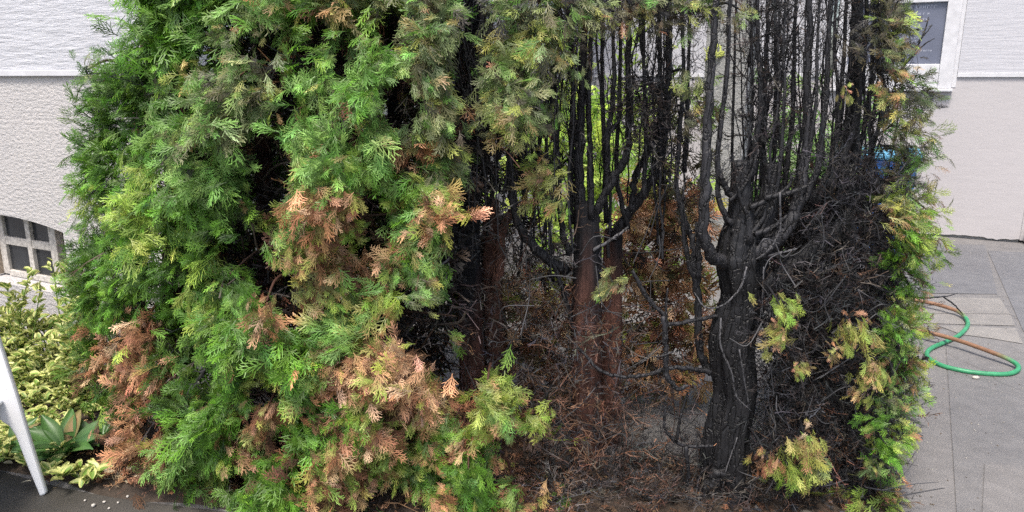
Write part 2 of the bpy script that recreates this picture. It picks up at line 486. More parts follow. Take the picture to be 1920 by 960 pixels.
def px_of(p):
    q = p - np.array([0, 0, CAM_Z]); f = q[:, 1] * CP - q[:, 2] * SP; u = q[:, 1] * SP + q[:, 2] * CP
    return 960 + FPX * q[:, 0] / f, 480 - FPX * u / f
def in_hole(p):
    a, b = px_of(p)
    return ((((a[:, None] - HOLES[None, :, 0]) / HOLES[None, :, 2]) ** 2 + ((b[:, None] - HOLES[None, :, 1]) / HOLES[None, :, 3]) ** 2) < 1).any(1)
def tuft(mb, c, r, out, n, pal, protos=SPRAY, down=.35, spread=1.0, size=1.0, bend=.25, var=.3, gaps=False):
    c = np.asarray(c, float); out = nrm(out)
    v = rng.normal(0, 1, (n, 3)); v /= np.linalg.norm(v, axis=1)[:, None]
    lead = np.array([rng.normal(0, .55), 0, -down * 1.2 + rng.normal(0, .18)])      # the way the whole tuft hangs
    d = out * .5 + v * spread * .68 + lead
    base = c + rng.normal(0, .42, (n, 3)) * r - out * r * .22
    nor = out + rng.normal(0, .45, (n, 3)) + np.array([0, 0, .35])
    L = r * rng.uniform(.75, 1.35, n) * size
    if gaps: L = np.minimum(L, rng.uniform(.06, .125, n))
    if gaps:                                            # hollows between the boughs stay open
        dn_ = d / np.linalg.norm(d, axis=1)[:, None]
        ok = ~(in_hole(base + dn_ * L[:, None] * .55) | in_hole(base + dn_ * L[:, None] * .95) | in_hole(base))
        base, d, nor, L = base[ok], d[ok], nor[ok], L[ok]; n = len(L)
        if n == 0: return
    hue = np.clip(rng.normal(1, .12), .75, 1.3)
    px = 960 + c[0] / c[1] * FPX
    cols = tuft_cols(pal, n, var, px) * hue; tips = cols.copy()
    if pal in 'bBylso' and px > 430 and (px_of(c[None])[1][0] > 330 or rng.random() < .25):                    # scorching that fades along single sprays
        sw = rng.random(n) < .3
        for i in np.nonzero(sw)[0]: tips[i] = pick({'b': 'y', 'B': 'y', 'y': 'b', 'l': 'y', 's': 'y', 'o': 'y'}[pal] if rng.random() < .7 else 'b', 1)[0]
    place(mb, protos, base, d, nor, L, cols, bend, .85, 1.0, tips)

# ================================================================== SETTING: ground, buildings
def ground_sheet(name, poly, z, mat, kind='structure'):
    V = [(p[0], p[1], z) for p in poly]
    o = local_mesh(name, V, [tuple(range(len(V)))], mat)
    o['kind'] = kind
    return o
ground_sheet("ground", [(-60, -40), (60, -40), (60, 60), (-60, 60)], 0, M_ASPHALT)

YAW = math.radians(26.4)
WD = np.array([math.cos(YAW), -math.sin(YAW)])          # along the facades, to the right and towards the viewer
WN = np.array([-math.sin(YAW), -math.cos(YAW)])         # outwards, towards the viewer
ptL = P(60, 500, 4.3)[:2]                               # a point of the projecting wing's wall
ptR = G(1790, 446)[:2]                                  # a point of the far facade's foot
cornerA = ptL + WD * ((-1.72 - ptL[0]) / WD[0])         # outer corner of the wing, behind the left tree
back = -WN
A = np.array([[back[0], -WD[0]], [back[1], -WD[1]]])
sol = np.linalg.solve(A, ptR - cornerA)
cornerB = cornerA + back * sol[0]                       # inner corner where wing and far facade meet

def wall_part(parent, name, x0, x1, y0, y1, z0, z1, mat, bevel=0):
    return box(name, (x0, x1, y0, y1, z0, z1), mat, parent, bevel)

PLZ = 1.61                                              # top of the plinth, at eye level
H = 4.6
# --- wing: local x runs along WD and ends at the corner, local -y is outward
wing = empty("house_wing", (cornerA[0], cornerA[1], 0), "white rendered house wing with grey plinth and arched cellar window behind the variegated shrub", "house", rz=-YAW)
LW = 7.0
# arched cellar window opening (local x)
def wx(px, py, origin, y_off=0):
    """local coordinate along a facade (and height) where the photo's sight line meets it"""
    d = ray(px, py); o = np.array([0, 0, CAM_Z])
    q = np.array([origin[0], origin[1]]) - WN * y_off
    t = ((q - o[:2]) @ WN) / (d[:2] @ WN)
    p = o + d * t
    return float((p[:2] - q) @ WD), float(p[2])
REC = .10
xr, zr = wx(118, 436, cornerA)
xl = wx(0, 403, cornerA)[0]
ztop = wx(0, 403, cornerA)[1]
xc = xl + .02; half = xr - xc; zs = wx(110, 548, cornerA)[1] - .01
x_0, x_1 = xc - half, xr
def arch(x): return ztop - (ztop - zr) * ((x - xc) / half) ** 2
nseg = 14
xs = np.linspace(x_0, x_1, nseg + 1)
wallV = []; wallF = []
def quad(a, b, c, d):
    k = len(wallV); wallV.extend([a, b, c, d]); wallF.append((k, k + 1, k + 2, k + 3))
TH = .35
quad((-LW, 0, 0), (x_0, 0, 0), (x_0, 0, PLZ), (-LW, 0, PLZ))
quad((x_1, 0, 0), (0, 0, 0), (0, 0, PLZ), (x_1, 0, PLZ))
for a, b in zip(xs[:-1], xs[1:]):
    quad((a, 0, 0), (b, 0, 0), (b, 0, zs), (a, 0, zs))
    quad((a, 0, arch(a)), (b, 0, arch(b)), (b, 0, PLZ), (a, 0, PLZ))
    quad((a, 0, arch(a)), (a, TH, arch(a)), (b, TH, arch(b)), (b, 0, arch(b)))
    quad((a, 0, zs), (b, 0, zs), (b, TH, zs + .03), (a, TH, zs + .03))
quad((x_0, 0, zs), (x_0, TH, zs + .03), (x_0, TH, arch(x_0)), (x_0, 0, arch(x_0)))
quad((0, 0, 0), (0, sol[0] + 1, 0), (0, sol[0] + 1, PLZ), (0, 0, PLZ))
quad((-LW, 0, PLZ), (0, 0, PLZ), (0, 1.2, PLZ), (-LW, 1.2, PLZ))
pl = local_mesh("plinth", wallV, wallF, M_PLINTH_ROUGH, wing)
rv = local_mesh("brick_reveal", [(x_1 - .004, .006, zs), (x_1 - .004, TH, zs), (x_1 - .004, TH, arch(x_1) - .003), (x_1 - .004, .006, arch(x_1) - .003), (x_1 + .01, .006, zs), (x_1 + .01, TH, zs), (x_1 + .01, TH, arch(x_1)), (x_1 + .01, .006, arch(x_1))],
                [(0, 1, 2, 3), (4, 7, 6, 5), (0, 3, 7, 4), (1, 5, 6, 2), (0, 4, 5, 1), (3, 2, 6, 7)], M_BRICKRED, wing)
wall_part(wing, "upper_wall", -LW, .0, -.012, 1.2, PLZ + .035, H, M_WHITE_SCRATCH)
wall_part(wing, "side_wall", -1.0, .004, 1.21, sol[0] + 1, PLZ + .035, H, M_WHITE_R)
wall_part(wing, "drip_edge", -LW, .012, -.022, sol[0] + 1, PLZ + .001, PLZ + .034, M_FRAME, .004)
wall_part(wing, "roof_slab", -LW - .4, .45, -.5, sol[0] + .4, H + .002, H + .2, M_JAMB, .01)
# the cellar window
fr_mb = empty("cellar_window", (0, 0, 0)); fr_mb.parent = wing
def fbar(name, xa, xb, za, zb, ya=REC, yb=REC + .05, mat=M_OLDPAINT, bev=.004):
    return box(name, (xa, xb, ya, yb, za, zb), mat, fr_mb, bev)
# visible sash is right of the centre post
pxs = {k: wx(v, 500, cornerA, REC)[0] for k, v in dict(a=6, b=22, c=58, d=66, e=99, f=112).items()}
zm0, zm1 = wx(60, 466, cornerA, REC)[1], wx(60, 451, cornerA, REC)[1]
def tall(xa, xb, name, mat, y0, y1):
    V = [(xa, y0, zs + .02), (xb, y0, zs + .02), (xb, y1, zs + .02), (xa, y1, zs + .02), (xa, y0, arch(xa) + .02), (xb, y0, arch(xb) + .02), (xb, y1, arch(xb) + .02), (xa, y1, arch(xa) + .02)]
    return local_mesh(name, V, [(0, 1, 5, 4), (1, 2, 6, 5), (2, 3, 7, 6), (3, 0, 4, 7), (4, 5, 6, 7), (3, 2, 1, 0)], mat, fr_mb, .004)
tall(pxs['a'] - .035, pxs['a'] - .001, "centre_post", M_JAMB, REC - .03, REC + .06)
tall(pxs['a'], pxs['b'] - .03, "stile", M_OLDPAINT, REC, REC + .05)
tall(pxs['c'], pxs['d'], "muntin", M_OLDPAINT, REC - .004, REC + .045)
tall(pxs['e'], pxs['f'] - .004, "stile", M_OLDPAINT, REC, REC + .05)
fbar("transom", pxs['b'] - .03, pxs['e'], zm0, zm1, REC + .002, REC + .048)
fbar("bottom_rail", pxs['b'] - .03, pxs['e'], zs + .012, zs + .05, REC - .002, REC + .052)
w_ = pxs['a'] - .035
for a, b in ((x_0, x_0 + .05), (x_0 + .05 + (w_ - x_0) * .42, x_0 + .05 + (w_ - x_0) * .42 + .03)): tall(a + .004, b, "stile", M_OLDPAINT, REC, REC + .05)
fbar("transom", x_0 + .05, w_, zm0, zm1, REC + .004, REC + .046)
for xa, xb in ((pxs['b'] - .03, pxs['c']), (pxs['d'], pxs['e']), (x_0 + .05, w_)):
    for za, zb in ((zs + .03, zm0 + .004), (zm1 - .004, ztop)):
        box("pane", (xa - .004, xb + .004, REC + .02, REC + .026, za, zb), M_GLASS, fr_mb, 0)
box("window_backing", (x_0 - .02, x_1 + .02, TH + .002, TH + .03, zs - .02, ztop + .1), M_GLASS, fr_mb, 0)

# --- far facade: local origin at inner corner B, x along WD
facade = empty("house_facade", (cornerB[0], cornerB[1], 0), "far white house facade with smooth beige plinth beside the hose pavement", "house", rz=-YAW)
xend = wx(1916, 420, cornerB)[0]
# plinth with a chipped lower edge
nx = 120
xx = np.linspace(0.01, xend, nx)
V = []; F = []
for i, x in enumerate(xx):
    zb = .012 + .022 * abs(math.sin(x * 5.1) * math.sin(x * 2.3 + 1)) + rng.uniform(0, .012)
    V += [(x, 0, zb), (x, 0, PLZ), (x, .03, zb), (x, .3, PLZ)]
for i in range(nx - 1):
    a = i * 4; b = a + 4
    F += [(a, b, b + 1, a + 1), (a + 2, b + 2, b, a), (a + 1, b + 1, b + 3, a + 3)]
e = (nx - 1) * 4
F.append((e, e + 2, e + 3, e + 1))
local_mesh("plinth", V, F, M_PLINTH_R, facade)
wall_part(facade, "plinth_core", .01, xend - .002, .032, .4, -.1, PLZ - .004, M_GREY_ROUGH)
xf0, xf1 = wx(1570, 60, cornerB)[0], wx(1797, 60, cornerB)[0]
zf0 = wx(1775, 166, cornerB)[1]
xo = wx(1806, 60, cornerB)[0]
wall_part(facade, "upper_wall", xo, xend + .25, -.012, .4, PLZ + .045, H, M_WHITE_R)
wall_part(facade, "upper_wall", .01, xf0 - .09, -.012, .4, PLZ + .045, H, M_WHITE_R)
wall_part(facade, "upper_wall", xf0 - .089, xo - .001, -.010, .4, zf0 + 1.62, H, M_WHITE_R)
wall_part(facade, "drip_edge", .01, xf0 - .09, -.02, .4, PLZ + .001, PLZ + .044, M_FRAME, .004)
wall_part(facade, "drip_edge", xo, xend + .25, -.02, .4, PLZ + .001, PLZ + .044, M_FRAME, .004)
wall_part(facade, "window_reveal", xf1 + .001, xo - .001, -.006, .4, zf0 + .01, zf0 + 1.62, M_FRAME, .004)
wall_part(facade, "roof_slab", -.2, xend + .5, -.5, 2.4, H + .002, H + .2, M_JAMB, .01)
wall_part(facade, "corner_quoin", xend + .001, xend + .25, .01, .3, 0.02, PLZ, M_PLINTH_R, .01)
# notice board in the window opening
nb = empty("notice_board", (0, 0, 0), "blue-grey notice board with pale lines of text in a white window frame", "notice board")
nbl = cornerB + WD * xf0
nb.location = (nbl[0], nbl[1], zf0); nb.rotation_euler = (0, 0, -YAW)
Wd = xf1 - xf0; Hh = 1.6
fw = wx(1797, 60, cornerB)[0] - wx(1770, 60, cornerB)[0]
ib = wx(1760, 120, cornerB)[1] - zf0
zb0 = max(.10, ib)
ft = wx(1740, 5, cornerB)[1] - zf0
box("frame_jamb", (Wd - fw, Wd, -.05, .05, 0, Hh), M_FRAME, nb, .006)
box("frame_jamb", (0, fw, -.05, .05, 0, Hh), M_FRAME, nb, .006)
box("frame_sill", (-.02, Wd + .015, -.075, .05, -.03, -.001), M_FRAME, nb, .006)
box("frame_rail", (fw + .001, Wd - fw - .001, -.046, .05, .001, zb0), M_FRAME, nb, .006)
box("frame_rail", (fw + .001, Wd - fw - .001, -.046, .05, ft, Hh), M_FRAME, nb, .006)
board = box("board", (fw + .002, Wd - fw - .002, -.012, .03, zb0 + .001, ft - .001), M_BLUEGREY, nb, 0)
# lettering: rows of small raised strokes, as unreadable as in the photograph
LV = []; LF = []
rows = [(17, 1705, 1756, .030), (29, 1703, 1741, .020), (39, 1702, 1737, .018), (53, 1703, 1728, .018), (59, 1702, 1727, .016), (73, 1702, 1722, .016), (79, 1702, 1722, .016), (97, 1727, 1751, .017)]
for py, a, b, hh in rows:
    x = wx(a, py, cornerB)[0] - xf0 - (.25 if py < 90 else 0); xe = wx(b, py, cornerB)[0] - xf0; z = wx(a, py, cornerB)[1] - zf0
    while x < xe:
        lw = rng.uniform(.6, 1.) * hh
        for sx, ex, sz, ez in [(0, .22, 0, 1), (.22, .9, .8, 1)] if rng.random() < .5 else [(0, .2, 0, 1), (.65, .85, 0, 1), (.2, .65, .4, .6)]:
            k = len(LV)
            LV += [(x + sx * lw, -.0135, z + sz * hh), (x + ex * lw, -.0135, z + sz * hh), (x + ex * lw, -.0135, z + ez * hh), (x + sx * lw, -.0135, z + ez * hh)]
            LF.append((k, k + 1, k + 2, k + 3))
        x += lw + hh * .3
        if rng.random() < .12: x += hh * .8
local_mesh("lettering", LV, LF, M_LETTER, board)['kind'] = 'stuff'

# grey roughcast pillar seen through the burnt stems
pp = P(1362, 200, 5.6)
pil = empty("entrance_pillar", (pp[0], pp[1], 0), "grey roughcast pillar seen through the burnt stems left of the stump top", "pillar", rz=-YAW)
box("shaft", (-.18, .14, 0, .3, 0.0, 3.0), M_GREY_ROUGH, pil, .02)
box("cap", (-.21, .17, -.03, .33, 3.001, 3.08), M_FRAME, pil, .01)

# blue bin by the far facade, glimpsed through the burnt twigs
bp = G(1620, 481)
bp = np.array([bp[0], bp[1] - .1, 0])
bn = empty("waste_bin", bp, "blue wheeled bin glimpsed through the charred twigs at the right", "bin", rz=-YAW)
V = [(-.23, -.26, .06), (.23, -.26, .06), (.23, .2, .06), (-.23, .2, .06), (-.29, -.32, .93), (.29, -.32, .93), (.29, .3, .93), (-.29, .3, .93)]
local_mesh("body", V, [(0, 1, 5, 4), (1, 2, 6, 5), (2, 3, 7, 6), (3, 0, 4, 7), (3, 2, 1, 0), (4, 5, 6, 7)], M_BIN, bn, .02)
box("lid", (-.31, .31, -.35, .33, .932, .99), M_BINLID, bn, .02)
box("handle", (-.25, .25, .35, .39, .90, .94), M_BIN, bn, .01)
for sx in (-.27, .27):
    V, F, t = tube([(sx - .025, .22, .09), (sx + .025, .22, .09)], [.09, .09], 16, 2)
    local_mesh("wheel", V, F, M_GLASS, bn, 0)
# white stones at the wall end
for i, (px, py, s, lab) in enumerate([(1918, 452, .05, "lower white stone at the end of the beige plinth"), (1917, 437, .045, "upper white stone resting by the end of the beige plinth")]):
    c = G(1917, 458) + np.array([.06, -.02, 0]); c[2] = .04 + .095 * i
    V = []; F = []
    th = np.linspace(0, 2 * np.pi, 9)[:-1]
    for a, r_, z in ((0, .6, -.8), (1, 1, -.2), (2, .9, .5), (3, .45, .9)):
        for q in th: V.append((c[0] + s * r_ * math.cos(q) * 1.3 * rng.uniform(.85, 1.1), c[1] + s * r_ * math.sin(q) * rng.uniform(.85, 1.1), c[2] + s * z * .9))
    for a in range(3):
        for j in range(8): F.append((a * 8 + j, a * 8 + (j + 1) % 8, a * 8 + 8 + (j + 1) % 8, a * 8 + 8 + j))
    F.append(tuple(range(7, -1, -1))); F.append(tuple(range(24, 32)))
    tag(local_mesh("stone", V, F, M_WHITESTONE), lab, "stone")

# --- pavement pieces on the right (thin sheets with open joints)
def gp(px, py): return G(px, py)[:2]
def inset(poly, m):
    c = np.mean(poly, axis=0); return [p + nrm(c - p) * m for p in poly]
ground_sheet("pavement_strip", inset([gp(1690, 557), gp(1876, 560), gp(1896, 590), gp(1690, 588)], .008), .004, M_CONC)
ground_sheet("pavement_strip", inset([gp(1690, 588), gp(1896, 590), gp(1906, 612), gp(1690, 606)], .008), .004, M_CONC)
ground_sheet("pavement_edge", inset([gp(1757, 611), gp(1905, 616), gp(1920, 646), gp(1860, 636), gp(1800, 628)], .006), .004, M_CONC)
ground_sheet("road", inset([gp(1850, 470), gp(2300, 490), gp(2600, 760), gp(1960, 690), gp(1915, 622)], .02), .004, M_ASPHALT2)
ground_sheet("road", inset([gp(1640, 452), gp(1848, 460), gp(1872, 553), gp(1640, 550)], .012), .004, M_ASPHALT2)
ground_sheet("pavement_patch", inset([gp(1560, 655), gp(1772, 658), gp(1800, 1100), gp(1450, 1100)], .0012), .004, M_ASPHALT3)
ground_sheet("pavement_patch", inset([gp(1774, 650), gp(1918, 660), gp(2120, 1100), gp(1802, 1100)], .0012), .004, M_ASPHALT)
ground_sheet("pavement_patch", [gp(1846, 872), gp(2010, 884), gp(2100, 1090), gp(1835, 1090)], .008, M_ASPHALT3)
# dark paving in the left foreground
ground_sheet("paving", [(-4.5, .5), (.2, .5), (.05, 2.32), gp(430, 962), gp(330, 950), gp(215, 935), gp(110, 915), gp(0, 885), gp(-400, 850)], .004, M_DARKPAVE)

# planting bed
bed_poly_front = [gp(-400, 850), gp(0, 884), gp(110, 914), gp(215, 934), gp(330, 949), gp(430, 961)]
def bed_h(x, y): return .02 + .016 * math.sin(x * 7.3 + y * 3) * math.sin(y * 9.1) + .012 * math.sin(x * 17 + 1.3) * math.cos(y * 15)
nxg, nyg = 120, 44
V = []; F = []
fx = np.array([p[0] for p in bed_poly_front] + [.05, 1.0, 1.5]); fy = np.array([p[1] for p in bed_poly_front] + [2.3, 2.3, 2.35])
for i in range(nxg + 1):
    x = -4.6 + (1.50 + 4.6) * i / nxg
    y0 = np.interp(x, fx, fy) + .02 * math.sin(x * 9)
    y1 = (3.12 + .05 * math.sin(x * 6)) if x > -1.5 else 3.12 + (-1.5 - x) * .75
    if x > 1.1: y1 = 3.12 - (x - 1.1) * 1.2
    for j in range(nyg + 1):
        if .15 < x < 1.15: y1 = 2.88 + .05 * math.sin(x * 13)
        t = j / nyg; y = y0 + (y1 - y0) * t
        edge = min(t, 1 - t, (i / nxg) * 4, (1 - i / nxg) * 4) * 8
        V.append((x, y, -.004 + (bed_h(x, y) + .008) * min(1, edge)))
for i in range(nxg):
    for j in range(nyg):
        a = i * (nyg + 1) + j; F.append((a, a + nyg + 1, a + nyg + 2, a + 1))
so = local_mesh("planting_bed", V, F, M_SOIL, smooth=True); so['kind'] = 'structure'

# ================================================================== THE HEDGE
TREES = {}
def tree(key, px, py, label):
    g = G(px, py)
    o = empty("thuja_tree", (g[0], g[1], 0), label, "tree", "thuja trees of the partly burnt hedge")
    TREES[key] = o
    return o
tree(1, 330, 850, "dense green thuja at the left end of the hedge, beside the variegated shrub")
tree(2, 620, 850, "half browned thuja with green tufts and orange-brown dead sprays, left of the black trunks")
tree(3, 890, 842, "scorched thuja with a black trunk close against a forked red-brown trunk")
tree(4, 1105, 862, "burnt thuja with two straight red-brown trunks in the middle of the gap")
tree(5, 1365, 925, "charred black thuja with thick sawn-off trunk and bare stems above it")
tree(6, 1600, 900, "thuja at the right end, black twigs inside and a green outer edge by the pavement")
def owner(px): return 1 if px < 430 else 2 if px < 835 else 3 if px < 1010 else 4 if px < 1285 else 5 if px < 1480 else 6
BINS = {}
def mb_for(key, kind): return BINS.setdefault((key, kind), MB())

CHAR = np.array((.013, .013, .015)); CHAR_G = np.array((.019, .019, .022)); RED = np.array((.115, .055, .041)); REDB = np.array((.17, .085, .062)); PALE = np.array((.085, .085, .09))
def limb(key, name, pts, Y, rpx, colf=None, sides=10, per=7, wob=.075, ridges=.05, mat=None, parent=None, label=None):
    """pts in photo pixels; Y one depth or one per point; rpx radius in photo pixels"""
    Ys = np.broadcast_to(np.asarray(Y, float), (len(pts),)); rp = np.broadcast_to(np.asarray(rpx, float), (len(pts),))
    W = np.array([P(a, b, y) for (a, b), y in zip(pts, Ys)]); R = rp * Ys / FPX * (.97 if 'trunk' in name or 'stub' in name else .55 if name == 'bare_twig' else .72)
    V, F, t = tube(W, R, sides, per, wob, ridges, True, .012 if 'trunk' in name or 'stub' in name else .07 if name == 'snag' else .2)
    if colf is None: c = np.tile(CHAR, (len(V), 1)) * rng.uniform(.8, 1.6)
    elif callable(colf): c = colf(V, t)
    else: c = np.tile(np.asarray(colf), (len(V), 1))
    if name in ('stem', 'limb') and len(W) >= 3 and W[-1][2] > 1.2 and colf is not REDB:
        C_, R_ = smooth_path(W, R, 6); nk = 16 if W[0][0] < 1.05 else 7; q = rng.integers(len(C_) // 4, len(C_), nk)
        place(mb_for(key, 'charred_twigs'), TWIG, C_[q], np.column_stack([rng.normal(0, .5, nk), rng.normal(0, .5, nk), rng.uniform(.6, 1.1, nk)]), rng.normal(0, 1, (nk, 3)), rng.uniform(.05, .13, nk), pick('k', nk) * 1.3, .1)
    m = MB(); m.add(V, F, c)
    ob = m.build(name, mat or M_CHARWOOD, TREES[key] if parent is None else parent, True, origin=W[0])
    if label: ob['label'] = label
    return ob
def z_red(z0, z1, lo=RED, hi=CHAR):
    def f(V, t):
        k = np.clip((V[:, 2] + .12 * np.sin(V[:, 0] * 60) - z0) / (z1 - z0), 0, 1)[:, None]
        return lo * (1 - k) + hi * k
    return f

# ---- trunks and bold stems (photo pixels, depth, radius)
limb(3, "trunk", [(888, 850), (886, 740), (882, 620), (880, 520), (878, 440), (884, 340), (890, 210), (890, 80), (892, -60)], 3.0, [30, 27, 25, 24, 22, 16, 14, 12, 10], z_red(.42, .75), 18, 6, .02, .05, M_BARK)
fk = limb(3, "forked_trunk", [(934, 850), (930, 720), (926, 610), (922, 520), (921, 440), (922, 374)], 3.12, [24, 22, 21, 20, 17, 14], lambda V, t: REDB * .75 * (1 - .5 * (1 - t[:, None])), 16, 6, .02, .05, M_BARK, label="reddish sawn trunk beside the black one")
limb(3, "limb", [(930, 540), (938, 470), (948, 420), (960, 394)], 3.08, [14, 13, 12, 10], REDB, 12, 5, .02, .04, M_BARK)
limb(4, "trunk", [(1098, 905), (1100, 780), (1098, 650), (1100, 520), (1100, 440), (1092, 380)], 2.85, [36, 32, 30, 28, 26, 18], z_red(.62, .95, RED * .8), 18, 6, .02, .06, M_BARK)
limb(4, "trunk", [(1142, 845), (1144, 760), (1146, 640), (1148, 520), (1150, 430)], 3.05, [24, 22, 21, 20, 18], z_red(.75, 1.02, RED), 18, 6, .02, .05, M_BARK)
limb(5, "trunk", [(1350, 974), (1362, 900), (1366, 820), (1381, 735), (1373, 640), (1392, 560), (1388, 480), (1400, 405)], 2.65, [70, 51, 45, 41, 44, 40, 47, 35], CHAR * .75, 40, 10, .006, .16, M_CHARWOOD)
for q, (dx, dy) in enumerate([(-75, 22), (-48, 34), (40, 36), (78, 20)]):      # root flare
    limb(5, "root", [(1356 + dx * .1, 880), (1356 + dx * .45, 922), (1356 + dx, 940 + dy * .5), (1356 + dx * 1.5, 948 + dy * .6)], 2.58, [22, 20, 13, 5], CHAR * .8, 10, 6, .01, .1)
limb(5, "sawn_stub", [(1394, 450), (1391, 380), (1390, 340), (1389, 302)], 2.63, [30, 22, 18, 17], CHAR, 18, 6, .012, .13)
limb(5, "sawn_stub", [(1424, 460), (1438, 390), (1445, 350), (1447, 306)], 2.66, [28, 20, 17, 15], CHAR, 18, 6, .012, .13)
for q in range(11):
    xa, ya = rng.uniform(1362, 1440), rng.uniform(360, 480); dx = rng.normal(18, 34); up = rng.uniform(30, 130)
    r0 = rng.uniform(4, 9); Yq = rng.uniform(2.56, 2.66)
    limb(5, "snag", [(xa, ya), (xa + dx * .6, ya - up * .3), (xa + dx, ya - up * .65), (xa + dx * 1.1 + rng.normal(0, 6), ya - up)], Yq, [r0, r0 * .8, r0 * .65, r0 * .35], CHAR * rng.uniform(.6, 1.2), 8, 6, .03, .06)
limb(5, "limb", [(1420, 540), (1470, 505), (1530, 465), (1590, 400), (1620, 320)], [2.65, 2.66, 2.7, 2.75, 2.78], [34, 27, 22, 16, 12], CHAR, 14, 6, .03, .06)
limb(5, "limb", [(1410, 480), (1460, 440), (1495, 380), (1510, 280), (1515, 150), (1518, -60)], [2.6, 2.6, 2.62, 2.65, 2.66, 2.66], [26, 20, 14, 11, 9, 7], CHAR_G, 12, 6, .03, .05)
limb(5, "limb", [(1372, 492), (1336, 484), (1320, 440), (1320, 380), (1325, 290), (1330, 180), (1340, 60), (1346, -60)], [2.64, 2.58, 2.55, 2.55, 2.56, 2.58, 2.6, 2.6], [22, 16, 15, 14, 13, 11, 9, 7], CHAR_G, 12, 6, .02, .04)
limb(5, "limb", [(1372, 420), (1352, 388), (1346, 340), (1350, 240), (1364, 120), (1370, -60)], 2.62, [10, 8, 7, 7, 6, 5], CHAR_G, 10, 6, .03, .04)
limb(5, "limb", [(1374, 372), (1360, 352), (1350, 330)], 2.6, [9, 8, 5], CHAR, 8)
limb(5, "limb", [(1334, 700), (1312, 660), (1309, 560), (1302, 480), (1298, 440)], 2.68, [12, 11, 10, 9, 7], CHAR, 10)
limb(5, "limb", [(1309, 520), (1310, 470), (1307, 416)], 2.66, [8, 8, 6], CHAR, 8)
limb(5, "limb", [(1305, 540), (1286, 470), (1279, 410), (1282, 350)], 2.68, [6, 6, 5, 3], CHAR, 8)
limb(5, "branch", [(1345, 592), (1300, 600), (1255, 607), (1244, 590), (1214, 558), (1186, 508)], [2.64, 2.6, 2.57, 2.56, 2.56, 2.56], [6, 6, 6, 6.5, 6.5, 5], CHAR_G, 8)
limb(5, "branch", [(1244, 592), (1248, 650), (1250, 700), (1268, 728), (1290, 722)], 2.555, [8, 7.5, 8, 7, 4], CHAR_G, 8)
limb(5, "branch", [(1250, 612), (1249, 570), (1252, 540)], 2.55, [4, 3, 2], CHAR_G, 6)
limb(5, "branch", [(1332, 697), (1296, 692), (1258, 690), (1210, 703), (1170, 706), (1130, 697), (1094, 662), (1062, 628)], [2.62, 2.58, 2.57, 2.58, 2.6, 2.62, 2.66, 2.7], [8, 7, 6, 5.5, 5, 5, 4.5, 3], CHAR_G, 8)
limb(5, "branch", [(1336, 836), (1290, 836), (1266, 828), (1246, 800), (1248, 762)], 2.58, [6, 5, 5, 4.5, 3], CHAR_G, 8)
limb(5, "branch", [(1286, 836), (1290, 892), (1286, 930)], 2.57, [6, 6, 5], CHAR, 8)
limb(5, "branch", [(1268, 828), (1276, 780), (1290, 735)], 2.57, [4, 4, 3], CHAR, 6)
limb(5, "bare_twig", [(1352, 596), (1352, 650), (1372, 700), (1380, 742), (1408, 770)], [2.56, 2.54, 2.53, 2.53, 2.53], [4, 4, 4, 3.5, 2], PALE * .9, 6)
limb(5, "bare_twig", [(1386, 655), (1394, 700), (1404, 760)], 2.54, [3, 3, 2.5], PALE * .9, 6)
limb(5, "bare_twig", [(1400, 500), (1388, 540), (1356, 572), (1322, 576), (1302, 548)], [2.54, 2.53, 2.53, 2.55, 2.57], [3.5, 3.5, 3.5, 3, 2], PALE, 6)
limb(5, "bare_twig", [(1462, 360), (1462, 430), (1440, 470), (1418, 486)], 2.54, [4, 4, 4, 3], PALE * .8, 6)
limb(5, "bare_twig", [(1382, 820), (1362, 880), (1352, 930)], 2.56, [2.5, 2.5, 2], PALE, 6)
limb(5, "bare_twig", [(1432, 500), (1430, 560), (1425, 600)], 2.57, [3, 3, 2], PALE, 6)
limb(5, "bare_twig", [(1440, 480), (1475, 470), (1495, 466)], 2.55, [3.5, 3, 2], PALE * .8, 6)
# limbs of the middle tree
limb(4, "limb", [(1150, 445), (1178, 402), (1214, 350), (1240, 290), (1250, 210), (1254, 100), (1256, -60)], [3.03, 2.95, 2.9, 2.88, 2.88, 2.88, 2.88], [15, 13, 12, 11, 10, 8, 6], CHAR_G, 12, 6, .02, .04)
limb(4, "limb", [(1186, 396), (1192, 330), (1218, 280), (1236, 220), (1236, 100), (1234, -60)], 2.93, [10, 9, 9, 8, 6, 5], CHAR, 10)
limb(4, "limb", [(1094, 400), (1084, 330), (1090, 200), (1095, 80), (1100, -60)], 2.84, [17, 13, 11, 9, 7], CHAR, 12, 6, .03, .05)
limb(4, "limb", [(1108, 410), (1108, 300), (1104, 180), (1112, -60)], 2.82, [10, 8, 6, 5], CHAR, 10)
limb(4, "limb", [(1112, 430), (1130, 370), (1160, 320), (1178, 270), (1178, 130), (1180, -60)], [2.86, 2.84, 2.83, 2.83, 2.83, 2.83], [11, 11, 10, 9, 8, 6], CHAR, 10)
limb(4, "limb", [(1138, 360), (1140, 250), (1150, 170), (1148, -60)], 2.86, [8, 7, 6, 4], CHAR_G, 8)
limb(4, "limb", [(1142, 250), (1160, 225), (1166, 190)], 2.84, [4, 4, 3], CHAR_G, 6)
limb(4, "limb", [(1072, 420), (1070, 300), (1074, 160), (1068, -60)], 2.9, [8, 7, 6, 4], CHAR, 8)
limb(4, "limb", [(1112, 470), (1160, 440), (1178, 425)], 2.8, [5, 4, 3], PALE, 6)
limb(4, "limb", [(1060, 508), (1012, 474), (975, 428), (958, 360), (957, 280), (962, 160), (960, -60)], [2.85, 2.8, 2.78, 2.76, 2.76, 2.78, 2.78], [15, 13, 12, 10, 9, 8, 6], CHAR, 12, 6, .03, .05)
